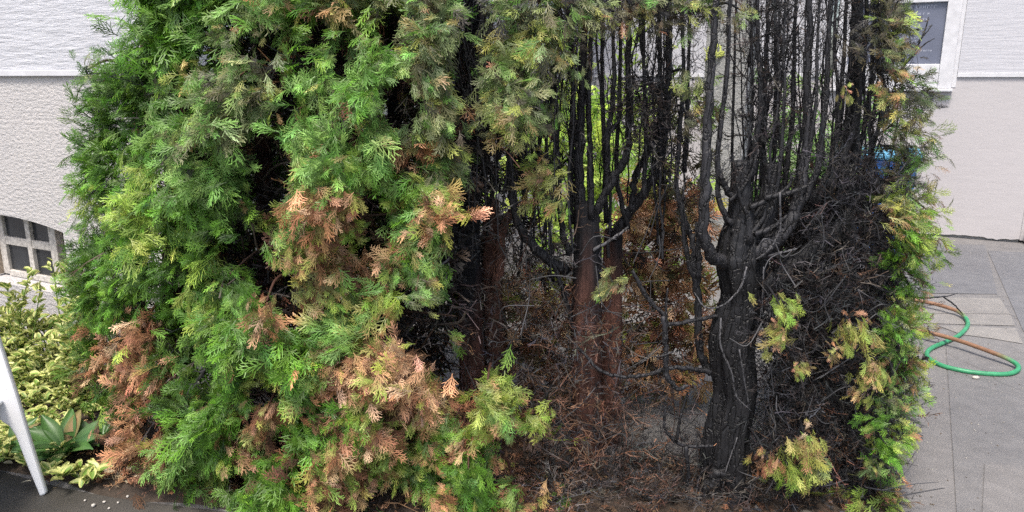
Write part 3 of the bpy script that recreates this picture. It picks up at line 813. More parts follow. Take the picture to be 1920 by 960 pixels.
limb(4, "limb", [(1066, 480), (1050, 400), (1046, 300), (1040, 120), (1044, -60)], 2.86, [9, 8, 7, 6, 5], CHAR, 8)
limb(4, "limb", [(1074, 620), (1060, 560), (1040, 500), (1030, 470)], 2.8, [6, 6, 5, 4], CHAR, 8)
# limbs of the twin tree at its left
limb(3, "limb", [(872, 470), (850, 425), (836, 400), (828, 380)], 2.95, [9, 9, 8, 5], CHAR, 8)
limb(3, "limb", [(874, 430), (862, 370), (860, 250), (862, 100), (858, -60)], 2.96, [10, 9, 8, 7, 5], CHAR, 8)
limb(3, "limb", [(886, 400), (905, 330), (908, 200), (905, -60)], 2.98, [9, 8, 7, 5], CHAR, 8)
limb(3, "limb", [(922, 372), (932, 300), (938, 180), (935, -60)], 3.02, [7, 6, 6, 4], CHAR, 8)
limb(3, "limb", [(880, 300), (872, 200), (878, 80), (874, -60)], 2.95, [8, 7, 6, 5], CHAR, 8)
# hidden trunks of the green trees and the right-hand tree
limb(1, "trunk", [(330, 850), (335, 600), (340, 300), (350, 100), (355, -80)], 3.1, [40, 34, 26, 18, 12], RED * .6, 14, 6, .02, .05, M_BARK)
limb(1, "trunk", [(250, 845), (250, 600), (262, 300), (275, 100), (290, -60)], 3.2, [28, 24, 18, 13, 9], RED * .6, 12, 6, .02, .05, M_BARK)
limb(2, "trunk", [(620, 850), (612, 650), (600, 430), (590, 200), (585, -80)], 3.0, [40, 36, 28, 20, 14], RED * .5, 14, 6, .02, .05, M_BARK)
limb(2, "trunk", [(745, 850), (740, 650), (735, 450), (740, 200), (745, -80)], 2.95, [26, 24, 20, 14, 9], CHAR, 12, 6, .02, .05, M_BARK)
limb(2, "trunk", [(500, 850), (506, 650), (500, 430), (490, 200), (485, -80)], 3.0, [28, 24, 18, 14, 9], RED * .45, 12, 6, .02, .05, M_BARK)
limb(6, "trunk", [(1600, 925), (1598, 760), (1590, 600), (1580, 480), (1585, 350), (1600, 200), (1610, -60)], 2.8, [34, 30, 26, 22, 18, 14, 9], CHAR, 14, 6, .02, .05, M_CHARWOOD)
limb(6, "branch", [(1600, 515), (1660, 545), (1720, 558), (1770, 556), (1795, 550)], [2.6, 2.55, 2.55, 2.58, 2.6], [3, 3, 2.5, 2, 1.2], CHAR_G * 1.6, 6)
limb(6, "branch", [(1690, 130), (1715, 96), (1733, 60), (1741, 32)], 2.62, [3, 2.5, 2, 1.2], CHAR, 6)
limb(6, "branch", [(1720, 80), (1736, 62), (1748, 46)], 2.62, [2, 1.6, 1], CHAR, 6)
limb(6, "branch", [(1700, 118), (1730, 86), (1752, 72)], 2.62, [2.2, 1.8, 1], CHAR, 6)
limb(6, "branch", [(1768, 556), (1790, 572), (1806, 590)], 2.6, [2, 2, 1.2], CHAR, 6)

# fan of bare stems right of the stump
for i, xt in enumerate([1408, 1424, 1438, 1456, 1474, 1492, 1536, 1552, 1566, 1582, 1598, 1616, 1634, 1650]):
    y0 = rng.uniform(330, 420) if xt < 1500 else rng.uniform(380, 470)
    xb = 1400 + (xt - 1400) * .62 + rng.uniform(-8, 8)
    Yd = rng.uniform(2.62, 2.9); r0 = rng.uniform(6, 10)
    xm = xt + rng.uniform(-7, 7)
    limb(5 if xt < 1500 else 6, "stem", [(xb, y0), (xb + (xm - xb) * .65, y0 - 90), (xm, 190), (xt + rng.uniform(-6, 6), 80), (xt + (xt - 1450) * .06, -60)], Yd, [r0, r0 * .85, r0 * .75, r0 * .6, r0 * .45], (CHAR if i % 2 else CHAR_G) * rng.uniform(.8, 1.3), 8, 5, .04, .04)
# stems in the middle of the gap
for i, xt in enumerate([972, 1012, 1028, 1132, 1164, 1208, 1278, 1292, 1380]):
    y0 = rng.uniform(300, 460); Yd = rng.uniform(2.75, 3.1); r0 = rng.uniform(4, 7.5)
    limb(3 if xt < 1010 else 4 if xt < 1300 else 5, "stem", [(xt + rng.uniform(-20, 20), y0), (xt + rng.uniform(-9, 9), y0 - 100), (xt + rng.uniform(-6, 6), 150), (xt + rng.uniform(-5, 5), -60)], Yd, [r0, r0 * .85, r0 * .7, r0 * .5], (CHAR if i % 3 else CHAR_G) * rng.uniform(.8, 1.3), 8, 5, .04, .04)

# thin stems and twigs too fine to tell apart
def thin_stem(px, y0, y1, Y, r0, lean=0, mb=None, col=None):
    n = 5
    pts = [(px + lean * (k / (n - 1)) + rng.normal(0, 6), y0 + (y1 - y0) * k / (n - 1)) for k in range(n)]
    W = np.array([P(a, b, Y + rng.normal(0, .01)) for a, b in pts]); R = np.linspace(r0, r0 * .45, n) * Y / FPX
    V, F, t = tube(W, R, 5, 5, .08, 0, False, .5)
    (mb or mb_for(owner(px), 'fine_stems')).add(V, F, (CHAR if col is None else col) * rng.uniform(.7, 2.6))
    for k in range(3):                                  # forks
        q = rng.uniform(.2, .85); i = min(3, int(q * 4)); a = W[i] + (W[i + 1] - W[i]) * (q * 4 - i)
        L = rng.uniform(.12, .35); dx = rng.normal(0, .28) * L
        b = a + np.array([dx * .7, rng.normal(0, .1) * L, L * .5]); e = a + np.array([dx, rng.normal(0, .15) * L, L])
        rr = r0 * (1 - .5 * q) * .6 * Y / FPX
        V, F, t = tube([a, b, e], [rr, rr * .8, rr * .4], 5, 4, .08, 0, False, .4)
        mb_for(owner(px), 'fine_stems').add(V, F, CHAR * rng.uniform(.7, 2.6))
    return W
stem_w = []
for i in range(92):
    px = (rng.uniform(842, 1050) if i < 44 else rng.uniform(1050, 1310)) if i < 66 else rng.uniform(1385, 1665)
    y0 = rng.uniform(260, 520) if px < 1400 else rng.uniform(250, 560)
    stem_w.append((px, thin_stem(px, y0, rng.uniform(-60, 120), rng.uniform(2.6, 3.2), rng.uniform(1.2, 3.6), (px - 1450) * .14 + rng.normal(0, 14) if px > 1400 else rng.normal(0, 22))))
# short upward side twigs on them
for px, W in stem_w:
    k = 9; t = rng.uniform(0, 1, k); b = np.array([W[0] * (1 - q) + W[-1] * q for q in t])
    d = np.column_stack([rng.normal(0, .42, k), rng.normal(0, .42, k), rng.uniform(.6, 1.1, k)])
    place(mb_for(owner(px), 'charred_twigs'), TWIG, b, d, rng.normal(0, 1, (k, 3)), rng.uniform(.05, .15, k), pick('k', k), .1)

# ---- front surface of the hedge: how far (m) its face is from the camera foot, by photo column
FX = [120, 160, 220, 300, 400, 520, 650, 800, 900, 1100, 1400, 1600, 1700, 1770]
FY = [3.25, 3.02, 2.82, 2.66, 2.54, 2.46, 2.42, 2.45, 2.5, 2.55, 2.5, 2.5, 2.58, 2.78]
def Yf(px, py):
    y = np.interp(px, FX, FY) + .06 * math.sin(px * .021 + py * .013) + .05 * math.sin(px * .043 - py * .031 + 1)
    y += .10 * max(0, (200 - py) / 200)
    g = G(px, min(py, 955))[1] - .03
    return min(y, g) if py > 700 else y
MAP = [  # 32 x 16 cells of 60 photo pixels: what grows where
    "....gggosgogoo koktkkkttttttoo..",
    "....ggsoxgsgsoxoottttkttttttoo..",
    "...dgosoogsgxoxootttkttttttkoo..",
    "..dddsooxgosxoxootttkttttttkoo..",
    "..dggsoxgssmmoxxktttkttttttkoo..",
    "..lggssxgssssoxxttttttttttkkoo..",
    "..gllgggxbbxgmxxttttttttttkkll..",
    "..gglggxgbbxbgxxttttttttkkkkgg..",
    "..dggggxxmbxmsxxttttttttkkkkgg..",
    "..dgggggbmsxxmxxttttttttkkkkgg..",
    "..dbbddglxsbxxxxttttttttkkkkgg..",
    "..dbbddglgbbbbxxttttttttkkkkgg..",
    "...dbdgmggbgbbxlxtttttttkkkkgg..",
    "...bbggbmgbbxbxxtttttttkkkkgg..",
    "....bglmgbbggmgxxtttttttkkkbg...",
    "......bdgbbgxbgxbtttttttkkkkb...",
]
def cell(px, py):
    r = int(min(15, max(0, py // 60))); c = int(min(31, max(0, px // 60)))
    return MAP[r][c]
def left_edge(py): return np.interp(py, [0, 90, 160, 230, 330, 500, 650, 760, 830, 900, 960], [258, 225, 172, 160, 150, 142, 150, 178, 215, 330, 420])
def right_edge(py): return np.interp(py, [0, 80, 160, 250, 340, 450, 560, 640, 700, 760, 850, 960], [1690, 1705, 1735, 1742, 1745, 1752, 1742, 1722, 1728, 1722, 1700, 1670])
def outward(px, py):
    ox = -1.6 if px < 190 else np.interp(px, [140, 300, 450, 1500, 1640, 1700, 1760], [-1.4, -.7, -.15, .1, .4, 1.0, 1.6])
    return np.array([ox, -1.0, .15 + .5 * max(0, (250 - py) / 250)])

def jitgrid(x0, x1, y0, y1, s, j=.45):
    out = []
    for iy, y in enumerate(np.arange(y0, y1, s)):
        for x in np.arange(x0 + (s / 2 if iy % 2 else 0), x1, s):
            out.append((x + rng.uniform(-j, j) * s, y + rng.uniform(-j, j) * s))
    return out
KIND = dict(g='green_foliage', d='green_foliage', l='green_foliage', s='green_foliage', o='faded_foliage', y='faded_foliage', b='dead_foliage', B='dead_foliage', r='dead_foliage')
for px, py in jitgrid(130, 1780, -70, 965, 41) + [(left_edge(max(0, q)) + rng.uniform(14, 50), q) for q in range(-60, 900, 14)] + [(left_edge(max(0, q)) + rng.uniform(30, 130), q) for q in range(-60, 900, 13)]:
    le, re = left_edge(max(0, py)) + 12, right_edge(max(0, py)) + 2
    if px < le or px > re: continue
    c = cell(px, py)
    if px > 1500 and px > re - 62 and c in 'kxt.': c = 'o' if py < 330 else rng.choice(['g', 'l', 's']) if py < 800 else rng.choice(['g', 'b'])
    if px > 1500 and c in 'ogl' and px < re - 75: c = 'k'
    if px < 300 and c in '.x': c = 'g'
    if c in '.x tk': continue
    if c == 'm': c = rng.choice(['s', 'b', 'o', 'l'])
    elif c == 'b' and rng.random() < .34: c = rng.choice(['g', 'l', 's', 'r', 'r'])
    elif c in 'gs' and px > 450 and py > 520 and rng.random() < .12: c = 'b'
    if c == 'o' and px > 1600: c = rng.choice(['o', 'q', 'y', 'q'])
    elif c == 'o' and rng.random() < .18: c = 'y'
    if c == 'g' and rng.random() < .2: c = rng.choice(['d', 'l', 's'])
    rad = rng.uniform(30, 62)
    Y = Yf(px, py) + rng.normal(0, .05)
    if px < 260: rad *= .8
    if px > 1640: rad *= .7
    ctr = P(px, py, Y); r = rad * Y / FPX
    dn = .35 if c != 'd' else .0
    n = int(25 if px < 1600 else 20)
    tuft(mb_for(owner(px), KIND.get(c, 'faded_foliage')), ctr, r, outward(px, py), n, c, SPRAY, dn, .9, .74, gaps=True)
# second, deeper layer of older foliage and a core of twigs, blackened in the hollows to deepen their shade
for px, py in jitgrid(150, 980, -70, 950, 52):
    if px < left_edge(max(0, py)) + 70: continue
    if px > 845 and py < 740: continue
    c = cell(px, py)
    deep = .24 if c != 'x' else .34
    Y = Yf(px, py) + deep
    pal = rng.choice(['d', 'h', 'r'] if px > 430 else ['d', 'd', 'g']) if c in 'gdlso' else 'r'
    if (c == 'x' and px > 300) or in_hole(P(px, py, Y)[None])[0]: pal = rng.choice(['k', 'k', 'r']); Y += .12  # black colours here paint the shade inside the hollows
    tuft(mb_for(owner(px), 'inner_foliage'), P(px, py, Y), .07, outward(px, py), 9, pal, SPRAY_LOW if pal != 'k' else TWIG, .2, 1.0, 1.2)
    if px > left_edge(max(0, py)) + 150: tuft(mb_for(owner(px), 'inner_twigs'), P(px, py, Y + .1), .16, outward(px, py), 6, 'h' if rng.random() < .5 else 'k', TWIG, .2, 1.0, 1.5)
# bare branches leading out into the dark hollows
for px, py in [(480, 360), (470, 470), (520, 500), (750, 220), (740, 600), (500, 540), (690, 400), (560, 590), (450, 300), (510, 110), (760, 640), (640, 510), (700, 620), (790, 560)]:
    for k in range(5):
        a = P(px + rng.normal(0, 25), py + rng.normal(0, 25), Yf(px, py) + .45); b = P(px + rng.normal(0, 60), py + rng.normal(0, 40), Yf(px, py) + .06)
        V, F, t = tube([a, (a + b) / 2 + rng.normal(0, .03, 3), b], [.007, .005, .003], 5, 4, .05, 0, cap=False)
        mb_for(owner(px), 'inner_twigs').add(V, F, np.array(PAL['h'][rng.integers(0, 4)]) * 1.1)
# back of the hedge
for i in range(420):
    px = rng.uniform(170, 860); py = rng.uniform(-70, 820)
    if px < left_edge(max(0, py)) + 190: continue
    tuft(mb_for(owner(px), 'back_foliage'), P(px, py, rng.uniform(3.25, 3.5)), .13, (0, 1, .1), 7, 'd' if px < 600 else rng.choice(['d', 'r', 'o']), SPRAY_BACK, .2, 1.0, 1.1)
for i in range(260):                                   # top of the left trees, above the frame
    px = rng.uniform(330, 860)
    tuft(mb_for(owner(px), 'back_foliage'), P(px, rng.uniform(-160, -60), rng.uniform(2.6, 3.4)), .10, (0, 0, 1), 7, 'g', SPRAY_BACK, -.2, 1.0, 1.2)

# ---- burnt middle: brown remains at the back of the hedge
for i in range(210):
    px, py = rng.uniform(1165, 1320), rng.uniform(350, 745)
    if rng.random() < .1: continue
    if py > 725 and rng.random() < .6: continue
    tuft(mb_for(4, 'dead_foliage'), P(px, py, rng.uniform(3.25, 3.55)), .07, (0, -1, .2), 5, rng.choice(['b', 'B', 'b', 'b', 'r', 'q']), SPRAY_LOW, .3, 1.0, 1.1)
for i in range(230):
    px, py = rng.uniform(900, 1130), rng.uniform(500, 770)
    tuft(mb_for(owner(px), 'dead_foliage'), P(px, py, rng.uniform(3.1, 3.5)), .07, (0, -1, .2), 5, rng.choice(['r', 'b', 'B', 'b', 'q']), rng.choice([0, 1]) and SPRAY_LOW or TWIG, .3, 1.0, 1.2)
for i in range(110):
    px, py = rng.uniform(830, 1030), rng.uniform(150, 520)
    tuft(mb_for(3, 'dead_foliage'), P(px, py, rng.uniform(3.2, 3.5)), .08, (0, -1, .2), 5, rng.choice(['q', 'h', 'r', 'k']), rng.choice([0, 1]) and SPRAY_LOW or TWIG, .3, 1.0, 1.2)
for i in range(45):
    px, py = rng.uniform(1230, 1330), rng.uniform(150, 400)
    tuft(mb_for(4, 'dead_foliage'), P(px, py, rng.uniform(3.2, 3.5)), .07, (0, -1, .2), 4, rng.choice(['q', 'q', 'o']), SPRAY_LOW, .3, 1.0, 1.0)
# grey and black twig tangles
def tangle(x0, x1, y0, y1, n, Y0, Y1, pals, L0=.06, L1=.2, up=.2, protos=TWIG, kind='charred_twigs'):
    px = rng.uniform(x0, x1, n); py = rng.uniform(y0, y1, n); Y = rng.uniform(Y0, Y1, n)
    b = np.array([P(a, c, y) for a, c, y in zip(px, py, Y)])
    d = rng.normal(0, 1, (n, 3)) + np.array([0, -.2, up])
    cols = np.concatenate([pick(rng.choice(pals), 1) for _ in range(n)])
    own = np.array([owner(a) for a in px])
    win = (((px - 1666) / 36) ** 2 + ((py - 288) / 40) ** 2 < 1) & (rng.random(n) < .9)
    own[win] = -1
    for k in set(own.tolist()) - {-1}:
        ix = np.nonzero(own == k)[0]
        place(mb_for(k, kind), protos, b[ix], d[ix], rng.normal(0, 1, (len(ix), 3)), rng.uniform(L0, L1, len(ix)), cols[ix], .2)
tangle(820, 1000, 380, 760, 170, 3.05, 3.3, ['r', 'h', 'h'], up=0)
tangle(930, 1200, 420, 800, 240, 2.95, 3.3, ['r', 'h', 'h', 'b'], up=0)
tangle(960, 1090, 440, 800, 170, 2.7, 2.95, ['h', 'h', 'a'], up=0)
tangle(1160, 1335, 620, 870, 110, 2.7, 3.2, ['k', 'h', 'r', 'h', 'b'], up=.1)
tangle(1395, 1450, 520, 900, 260, 2.6, 3.0, ['k', 'k', 'a', 'h'], .06, .15, .1)
tangle(1160, 1330, 700, 930, 90, 2.6, 3.1, ['k', 'h'], up=.1)
tangle(990, 1180, 740, 960, 280, 2.5, 3.0, ['k', 'h', 'r', 'r'], up=.3)
tangle(1050, 1330, -60, 40, 620, 2.6, 3.2, ['k', 'k', 'h', 'q'], .05, .13, .6, TWIG_FUZZ)
tangle(960, 1060, -60, 240, 330, 2.7, 3.1, ['k', 'h', 'q'], .05, .13, .3, TWIG_FUZZ)
tangle(1165, 1260, 140, 270, 260, 2.7, 3.0, ['k', 'k', 'h'], .04, .11, -.3, TWIG_FUZZ)
tangle(1395, 1480, -60, 290, 280, 2.6, 3.1, ['k', 'k', 'h'], .05, .13, .8, TWIG_FUZZ)
tangle(1500, 1660, -60, 40, 150, 2.6, 3.1, ['k', 'k', 'h'], .05, .14, .9, TWIG)
tangle(1500, 1660, 60, 260, 50, 2.6, 3.1, ['k', 'k', 'a'], .05, .12, 1.2, TWIG)
tangle(1640, 1682, 0, 400, 380, 2.55, 2.9, ['k', 'q', 'h'], .05, .12, .4, TWIG_FUZZ)
tangle(840, 900, -60, 380, 330, 2.8, 3.2, ['k', 'k', 'h'], .05, .14, .5, TWIG_FUZZ)
tangle(1540, 1700, 270, 480, 420, 2.5, 2.75, ['k', 'k', 'a', 'a', 'h'], .05, .14, .6)
tangle(1430, 1700, 290, 480, 650, 2.8, 3.15, ['k', 'k', 'k', 'a', 'h'], .06, .17, .4)
for a, b_, n in ((470, 640, 1200), (640, 800, 1200), (800, 965, 1200)):
    tangle(1430, 1695 if b_ < 900 else 1660, a, b_, n, 2.48, min(3.1, G(1500, b_)[1] + .3), ['k', 'k', 'h', 'a', 'k', 'k', 'r' if b_ > 900 else 'k'], .05, .16, .1)
tangle(1460, 1680, 500, 960, 900, 2.5, 2.9, ['k', 'h', 'k', 'k', 'r'], .04, .09, 0, TWIG_FUZZ)
tangle(1040, 1330, 30, 320, 330, 2.65, 3.1, ['k', 'k', 'h'], .05, .15, 1.3)
tangle(1390, 1660, 0, 280, 330, 2.6, 3.0, ['k', 'k', 'a'], .05, .15, 1.5)
tangle(1440, 1690, 330, 900, 560, 2.95, 3.3, ['k', 'k', 'q', 'r'], .08, .17, .2, TWIG_FUZZ)
for i in range(260):                                   # back face of the right-hand tree
    px = rng.uniform(1480, 1650); py = rng.uniform(345, 740)
    tuft(mb_for(6, 'back_foliage'), P(px, py, rng.uniform(3.15, 3.4)), .1, (0, 1, .1), 4, rng.choice(['q', 'k', 'k', 'r']), SPRAY_BACK, .2, 1.0, 1.1)
tangle(1030, 1180, 560, 900, 170, 2.6, 2.8, ['h', 'a', 'k', 'r'], .06, .2, -.1)
tangle(850, 1010, 540, 760, 90, 2.75, 2.95, ['h', 'a', 'k', 'r'], .06, .2, -.1)
for x0, x1, n in ((560, 1000, 260), (1000, 1300, 620), (1300, 1420, 200)):
    px = rng.uniform(x0, x1, n); py = rng.uniform(868, 975, n); b = np.array([G(a, c) for a, c in zip(px, py)]); b[:, 2] += rng.uniform(.01, .09, n)
    cols = np.concatenate([pick(rng.choice(['h', 'r', 'h', 'k', 'h', 'a', 'k']), 1) for _ in range(n)])
    place(mb_for(owner((x0 + x1) / 2), 'charred_twigs'), TWIG, b, rng.normal(0, 1, (n, 3)) * np.array([1, .8, .5]) + np.array([0, 0, .25]), rng.normal(0, 1, (n, 3)), rng.uniform(.05, .17, n), cols, .2)
# long grey branches through the black mass
for i in range(120):
    px, py = rng.uniform(1430, 1690), rng.uniform(400, 930)
    Y = rng.uniform(2.45, 2.65); a = P(px, py, Y); d = nrm(rng.normal(0, 1, 3) * np.array([1, .3, .7]))
    L = rng.uniform(.06, .22); m = a + d * L * .5 + rng.normal(0, .03, 3)
    V, F, t = tube([a, m, a + d * L], [.0026, .0022, .001], 5, 4, .05, 0, cap=False)
    mb_for(owner(px), 'charred_twigs').add(V, F, PALE * rng.uniform(.25, 1.0))
for i in range(110):
    px, py = rng.uniform(900, 1330), rng.uniform(420, 940)
    Y = rng.uniform(2.55, 3.1)
    if py > 840: Y = min(Y, G(px, py)[1] - .02)
    a = P(px, py, Y); d = nrm(rng.normal(0, 1, 3) * np.array([1, .4, .8]))
    L = rng.uniform(.08, .30); m = a + d * L * .5 + rng.normal(0, .025, 3)
    V, F, t = tube([a, m, a + d * L], [.0024, .002, .001], 5, 4, .05, 0, cap=False)
    mb_for(owner(px), 'charred_twigs').add(V, F, (PALE * .8 if rng.random() < .6 else RED * .7) * rng.uniform(.4, 1.1))
# charred inner twigs in the left hollows' rim
tangle(700, 860, 130, 640, 420, 2.6, 2.95, ['k', 'h', 'k'], .06, .16, .1)

# ---- tufts one can tell apart: each its own part
HERO = [  # px, py, radius px, palette, sprays, droop
    (560, 205, 48, 's', 26, .0), (555, 270, 66, 's', 40, .3), (610, 285, 54, 's', 34, .3), (700, 305, 58, 's', 38, .5), (640, 325, 46, 'g', 26, .6),
    (650, 632, 56, 's', 46, .1), (560, 672, 60, 'g', 46, .4), (468, 620, 64, 's', 44, .2), (560, 725, 56, 'g', 38, .4), (420, 655, 46, 'g', 26, .3),
    (728, 562, 46, 'l', 26, .3), (780, 545, 36, 'o', 18, .3), (572, 530, 44, 'y', 22, .4), (625, 545, 34, 'l', 16, .5), (500, 565, 30, 'b', 22, .8),
    (782, 430, 54, 's', 28, .6), (790, 500, 42, 's', 22, .7), (750, 395, 38, 'l', 18, .4), (815, 380, 34, 'b', 18, .6),
    (600, 372, 44, 'b', 30, .4), (655, 372, 34, 'b', 20, .3), (600, 445, 46, 'b', 28, .5), (650, 430, 30, 'l', 14, .6), (550, 470, 36, 'b', 20, .3), (655, 505, 44, 'b', 24, .8),
    (690, 700, 52, 'B', 46, .2), (740, 690, 56, 'B', 54, .3), (780, 720, 50, 'B', 46, .9), (700, 730, 40, 'B', 26, .5), (795, 775, 36, 'B', 24, 1.0),
    (680, 770, 36, 'l', 22, .5), (912, 742, 44, 'l', 34, .5), (905, 788, 44, 'l', 32, .8), (945, 778, 36, 's', 24, .9), (848, 800, 36, 's', 20, .6), (868, 835, 30, 'b', 14, .8),
    (1012, 782, 40, 'l', 24, .6), (735, 862, 44, 'l', 28, .4), (785, 878, 40, 's', 22, .5), (878, 880, 44, 'g', 30, 1.0), (885, 930, 38, 'g', 22, 1.0), (930, 850, 24, 'b', 12, .8), (815, 850, 34, 'b', 16, .6), (965, 928, 36, 's', 20, .6),
    (640, 830, 52, 'b', 30, .5), (700, 812, 44, 'b', 26, .5), (650, 905, 48, 'b', 28, .4), (580, 800, 44, 'g', 26, .5), (520, 905, 60, 'g', 40, .4), (360, 830, 54, 's', 40, .6), (400, 790, 50, 'g', 34, .4),
    (440, 840, 40, 'b', 24, .7), (500, 770, 40, 'b', 22, .7), (300, 860, 34, 'b', 22, .7), (245, 640, 44, 'b', 30, .5), (235, 690, 36, 'b', 24, .5), (215, 815, 34, 'b', 24, .4),
    (1032, 340, 46, 'y', 26, .1), (1048, 380, 30, 'o', 16, .6), (1150, 532, 34, 'o', 18, .8), (985, 215, 40, 'o', 22, .9), (960, 110, 44, 'o', 18, .7), (985, 60, 44, 'y', 26, .5), (935, 160, 34, 'o', 20, .9),
    (1462, 572, 36, 'l', 20, .7), (1466, 622, 32, 'y', 18, .8), (1600, 610, 40, 'y', 28, 1.0), (1560, 655, 20, 'y', 8, .8), (1625, 735, 26, 'y', 12, .8), (1510, 830, 40, 'y', 30, 1.1), (1480, 875, 44, 'l', 30, 1.0), (1530, 865, 34, 'o', 22, 1.1), (1440, 860, 28, 'b', 16, .8),
    (1500, 690, 22, 'y', 12, .5), (1642, 690, 36, 'y', 22, .5), (1700, 700, 44, 'l', 34, .4), (1695, 395, 40, 'y', 24, .3), (1720, 440, 40, 'l', 26, .4), (1600, 80, 26, 'q', 14, .5), (1590, 170, 20, 'y', 9, .9), (1650, 945, 30, 'l', 18, .3),
    (1680, 45, 34, 'y', 18, .3), (430, 205, 60, 'o', 44, .5), (390, 260, 46, 's', 34, .4), (440, 150, 44, 'o', 26, .4), (400, 330, 60, 's', 46, .4), (330, 270, 48, 'o', 34, .4), (690, 150, 60, 's', 44, .6), (820, 60, 54, 'o', 40, .8), (800, 140, 48, 'o', 34, .9), (810, 210, 44, 'o', 30, .8), (845, 300, 34, 'o', 20, .8),
    (1000, 95, 40, 'o', 16, .8), (1010, 220, 30, 'o', 10, .9), (1030, 30, 44, 'o', 20, .7), (1055, 60, 34, 'q', 16, .7), (1100, 5, 40, 'o', 18, .6), (1150, 22, 36, 'q', 16, .6), (1205, -5, 40, 'o', 18, .6), (1290, 5, 36, 'q', 16, .5), (1240, 40, 26, 'q', 10, .6), (1320, -5, 40, 'o', 18, .5), (1300, 150, 34, 'o', 12, .7), (1290, 220, 30, 'q', 10, .7), (1080, 130, 22, 'o', 8, .9),
    (1180, 8, 30, 'q', 14, .4), (1075, 15, 30, 'o', 14, .6), (1212, 26, 26, 'y', 12, .5), (1250, 10, 30, 'q', 14, .4), (1345, 14, 34, 'q', 16, .4), (1392, 20, 24, 'o', 10, .5), (1060, 100, 26, 'o', 12, .8), (1015, 300, 26, 'y', 12, .2), (1040, 200, 26, 'o', 12, .9), (1000, 150, 34, 'o', 16, .9), (1120, 30, 26, 'q', 12, .6),
    (1690, 90, 34, 'q', 18, .2), (1712, 150, 32, 'o', 18, .1), (1722, 200, 34, 'o', 20, .1), (1728, 255, 32, 'o', 20, .1), (1730, 305, 34, 's', 22, .1), (1690, 250, 30, 'q', 14, .2), (1700, 300, 32, 'o', 16, .2), (1680, 140, 28, 'y', 12, .3), (1672, 95, 28, 'o', 14, .3), (1660, 30, 34, 'q', 18, .3),
    (1010, 900, 30, 'b', 14, .5), (1070, 940, 30, 'g', 14, .2), (1290, 930, 26, 'r', 12, .4), (1120, 925, 24, 'o', 10, .2), (1640, 900, 34, 'b', 16, .4), (1590, 940, 30, 'r', 14, .4),
    (165, 130, 26, 'o', 16, -.3), (185, 165, 30, 's', 18, .0),
]
for py in range(350, 960, 42):
    e = right_edge(py); HERO.append((e - 22 + rng.normal(0, 8), py, rng.uniform(30, 40), rng.choice(['l', 's', 'g', 'l']) if py < 830 else rng.choice(['g', 'b', 'l']), 24, .1))
    HERO.append((e - 52 + rng.normal(0, 8), py + 20, rng.uniform(26, 36), rng.choice(['o', 'g', 'g', 's']), 16, .3))
for px, py, rp, pal, n, dn in HERO:
    Y = Yf(px, py) - .06
    if 840 < px < 1400 and py < 700: Y = 2.62
    if 1400 < px < 1680 and py < 890: Y = 2.42
    if py > 895: Y = min(Y, 2.45) if px < 990 else G(px, py)[1] - .04
    m = MB(); r = rp * Y / FPX
    if 'B' in pal: n = int(n * 1.2)
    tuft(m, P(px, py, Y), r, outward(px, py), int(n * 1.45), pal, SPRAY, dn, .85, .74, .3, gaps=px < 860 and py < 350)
    if pal == 'y' and 1400 < px < 1660: tuft(m, P(px, py - rp * .5, Y), r * .5, (0, -1, 1), 5, 'B', SPRAY, .2, .8, 1.)
    ob = m.build("foliage_tuft", M_DEAD if pal in 'bB' else M_FOL, TREES[owner(px)], False, origin=P(px, py, Y))
    nm = {'b': "orange-brown dead tuft", 'B': "pale orange-brown dead tuft", 'y': "yellowed tuft", 'o': "faded grey-green tuft", 'q': "singed olive tuft"}.get(pal)
    if nm: ob['label'] = nm
    # the twig that carries it
    if px > 1500 and py < 300: continue
    a = P(px, py, Y); h = a + np.array([rng.normal(0, .03), .22, .03])
    V, F, t = tube([h, (a + h) / 2 + np.array([0, 0, .02]), a], [.006, .005, .003], 5, 3, .03, 0, cap=False)
    mb_for(owner(px), 'inner_twigs').add(V, F, RED * .6 if px < 1000 else CHAR)

# ---- link the collected foliage
MATS = dict(green_foliage=M_FOL, faded_foliage=M_FOL, inner_foliage=M_FOL, back_foliage=M_FOL, dead_foliage=M_DEAD, inner_twigs=M_CHAR, charred_twigs=M_CHAR, fine_stems=M_CHARWOOD)
for (k, kind), m in BINS.items():
    o = m.build(kind, MATS[kind], TREES[k], kind == 'fine_stems')
    if o is not None: o['kind'] = 'stuff'

# ================================================================== litter
m = MB()
n = 3200
x = rng.uniform(-1.75, 1.45, n); y = 2.32 + rng.beta(1.3, 1.5, n) * .85
left = x < -1.0
x[:260] = rng.uniform(-2.6, -1.2, 260); left = x < -1.0
y[left] = np.interp(x[left], fx, fy) + .02 + rng.beta(1.2, 2, left.sum()) * .5
b = np.column_stack([x, y, [bed_h(a, c) + .012 for a, c in zip(x, y)]]); b[:, 2] += rng.uniform(0, .02, n)
keep = ~((x > .15) & (x < 1.15) & (y > 2.86)) | (rng.random(n) < .25)
x, y, b = x[keep], y[keep], b[keep]; n = len(x)
d = rng.normal(0, 1, (n, 3)); d[:, 2] *= .12
nr = np.tile([0, 0, 1.], (n, 1)) + rng.normal(0, .25, (n, 3))
place(m, SPRAY_BACK[:3] + TWIG[:6], b, d, nr, rng.uniform(.018, .062, n), np.concatenate([pick(rng.choice(['b', 'r', 'r', 'h', 'b', 'B'] if a < .3 else ['r', 'h', 'k', 'h', 'r', 'k', 'b']), 1) for a in x]), .05)
tag(m.build("leaf_litter", M_DEAD), "brown thuja litter and burnt twigs on the soil under the hedge", "leaf litter", kind='stuff')

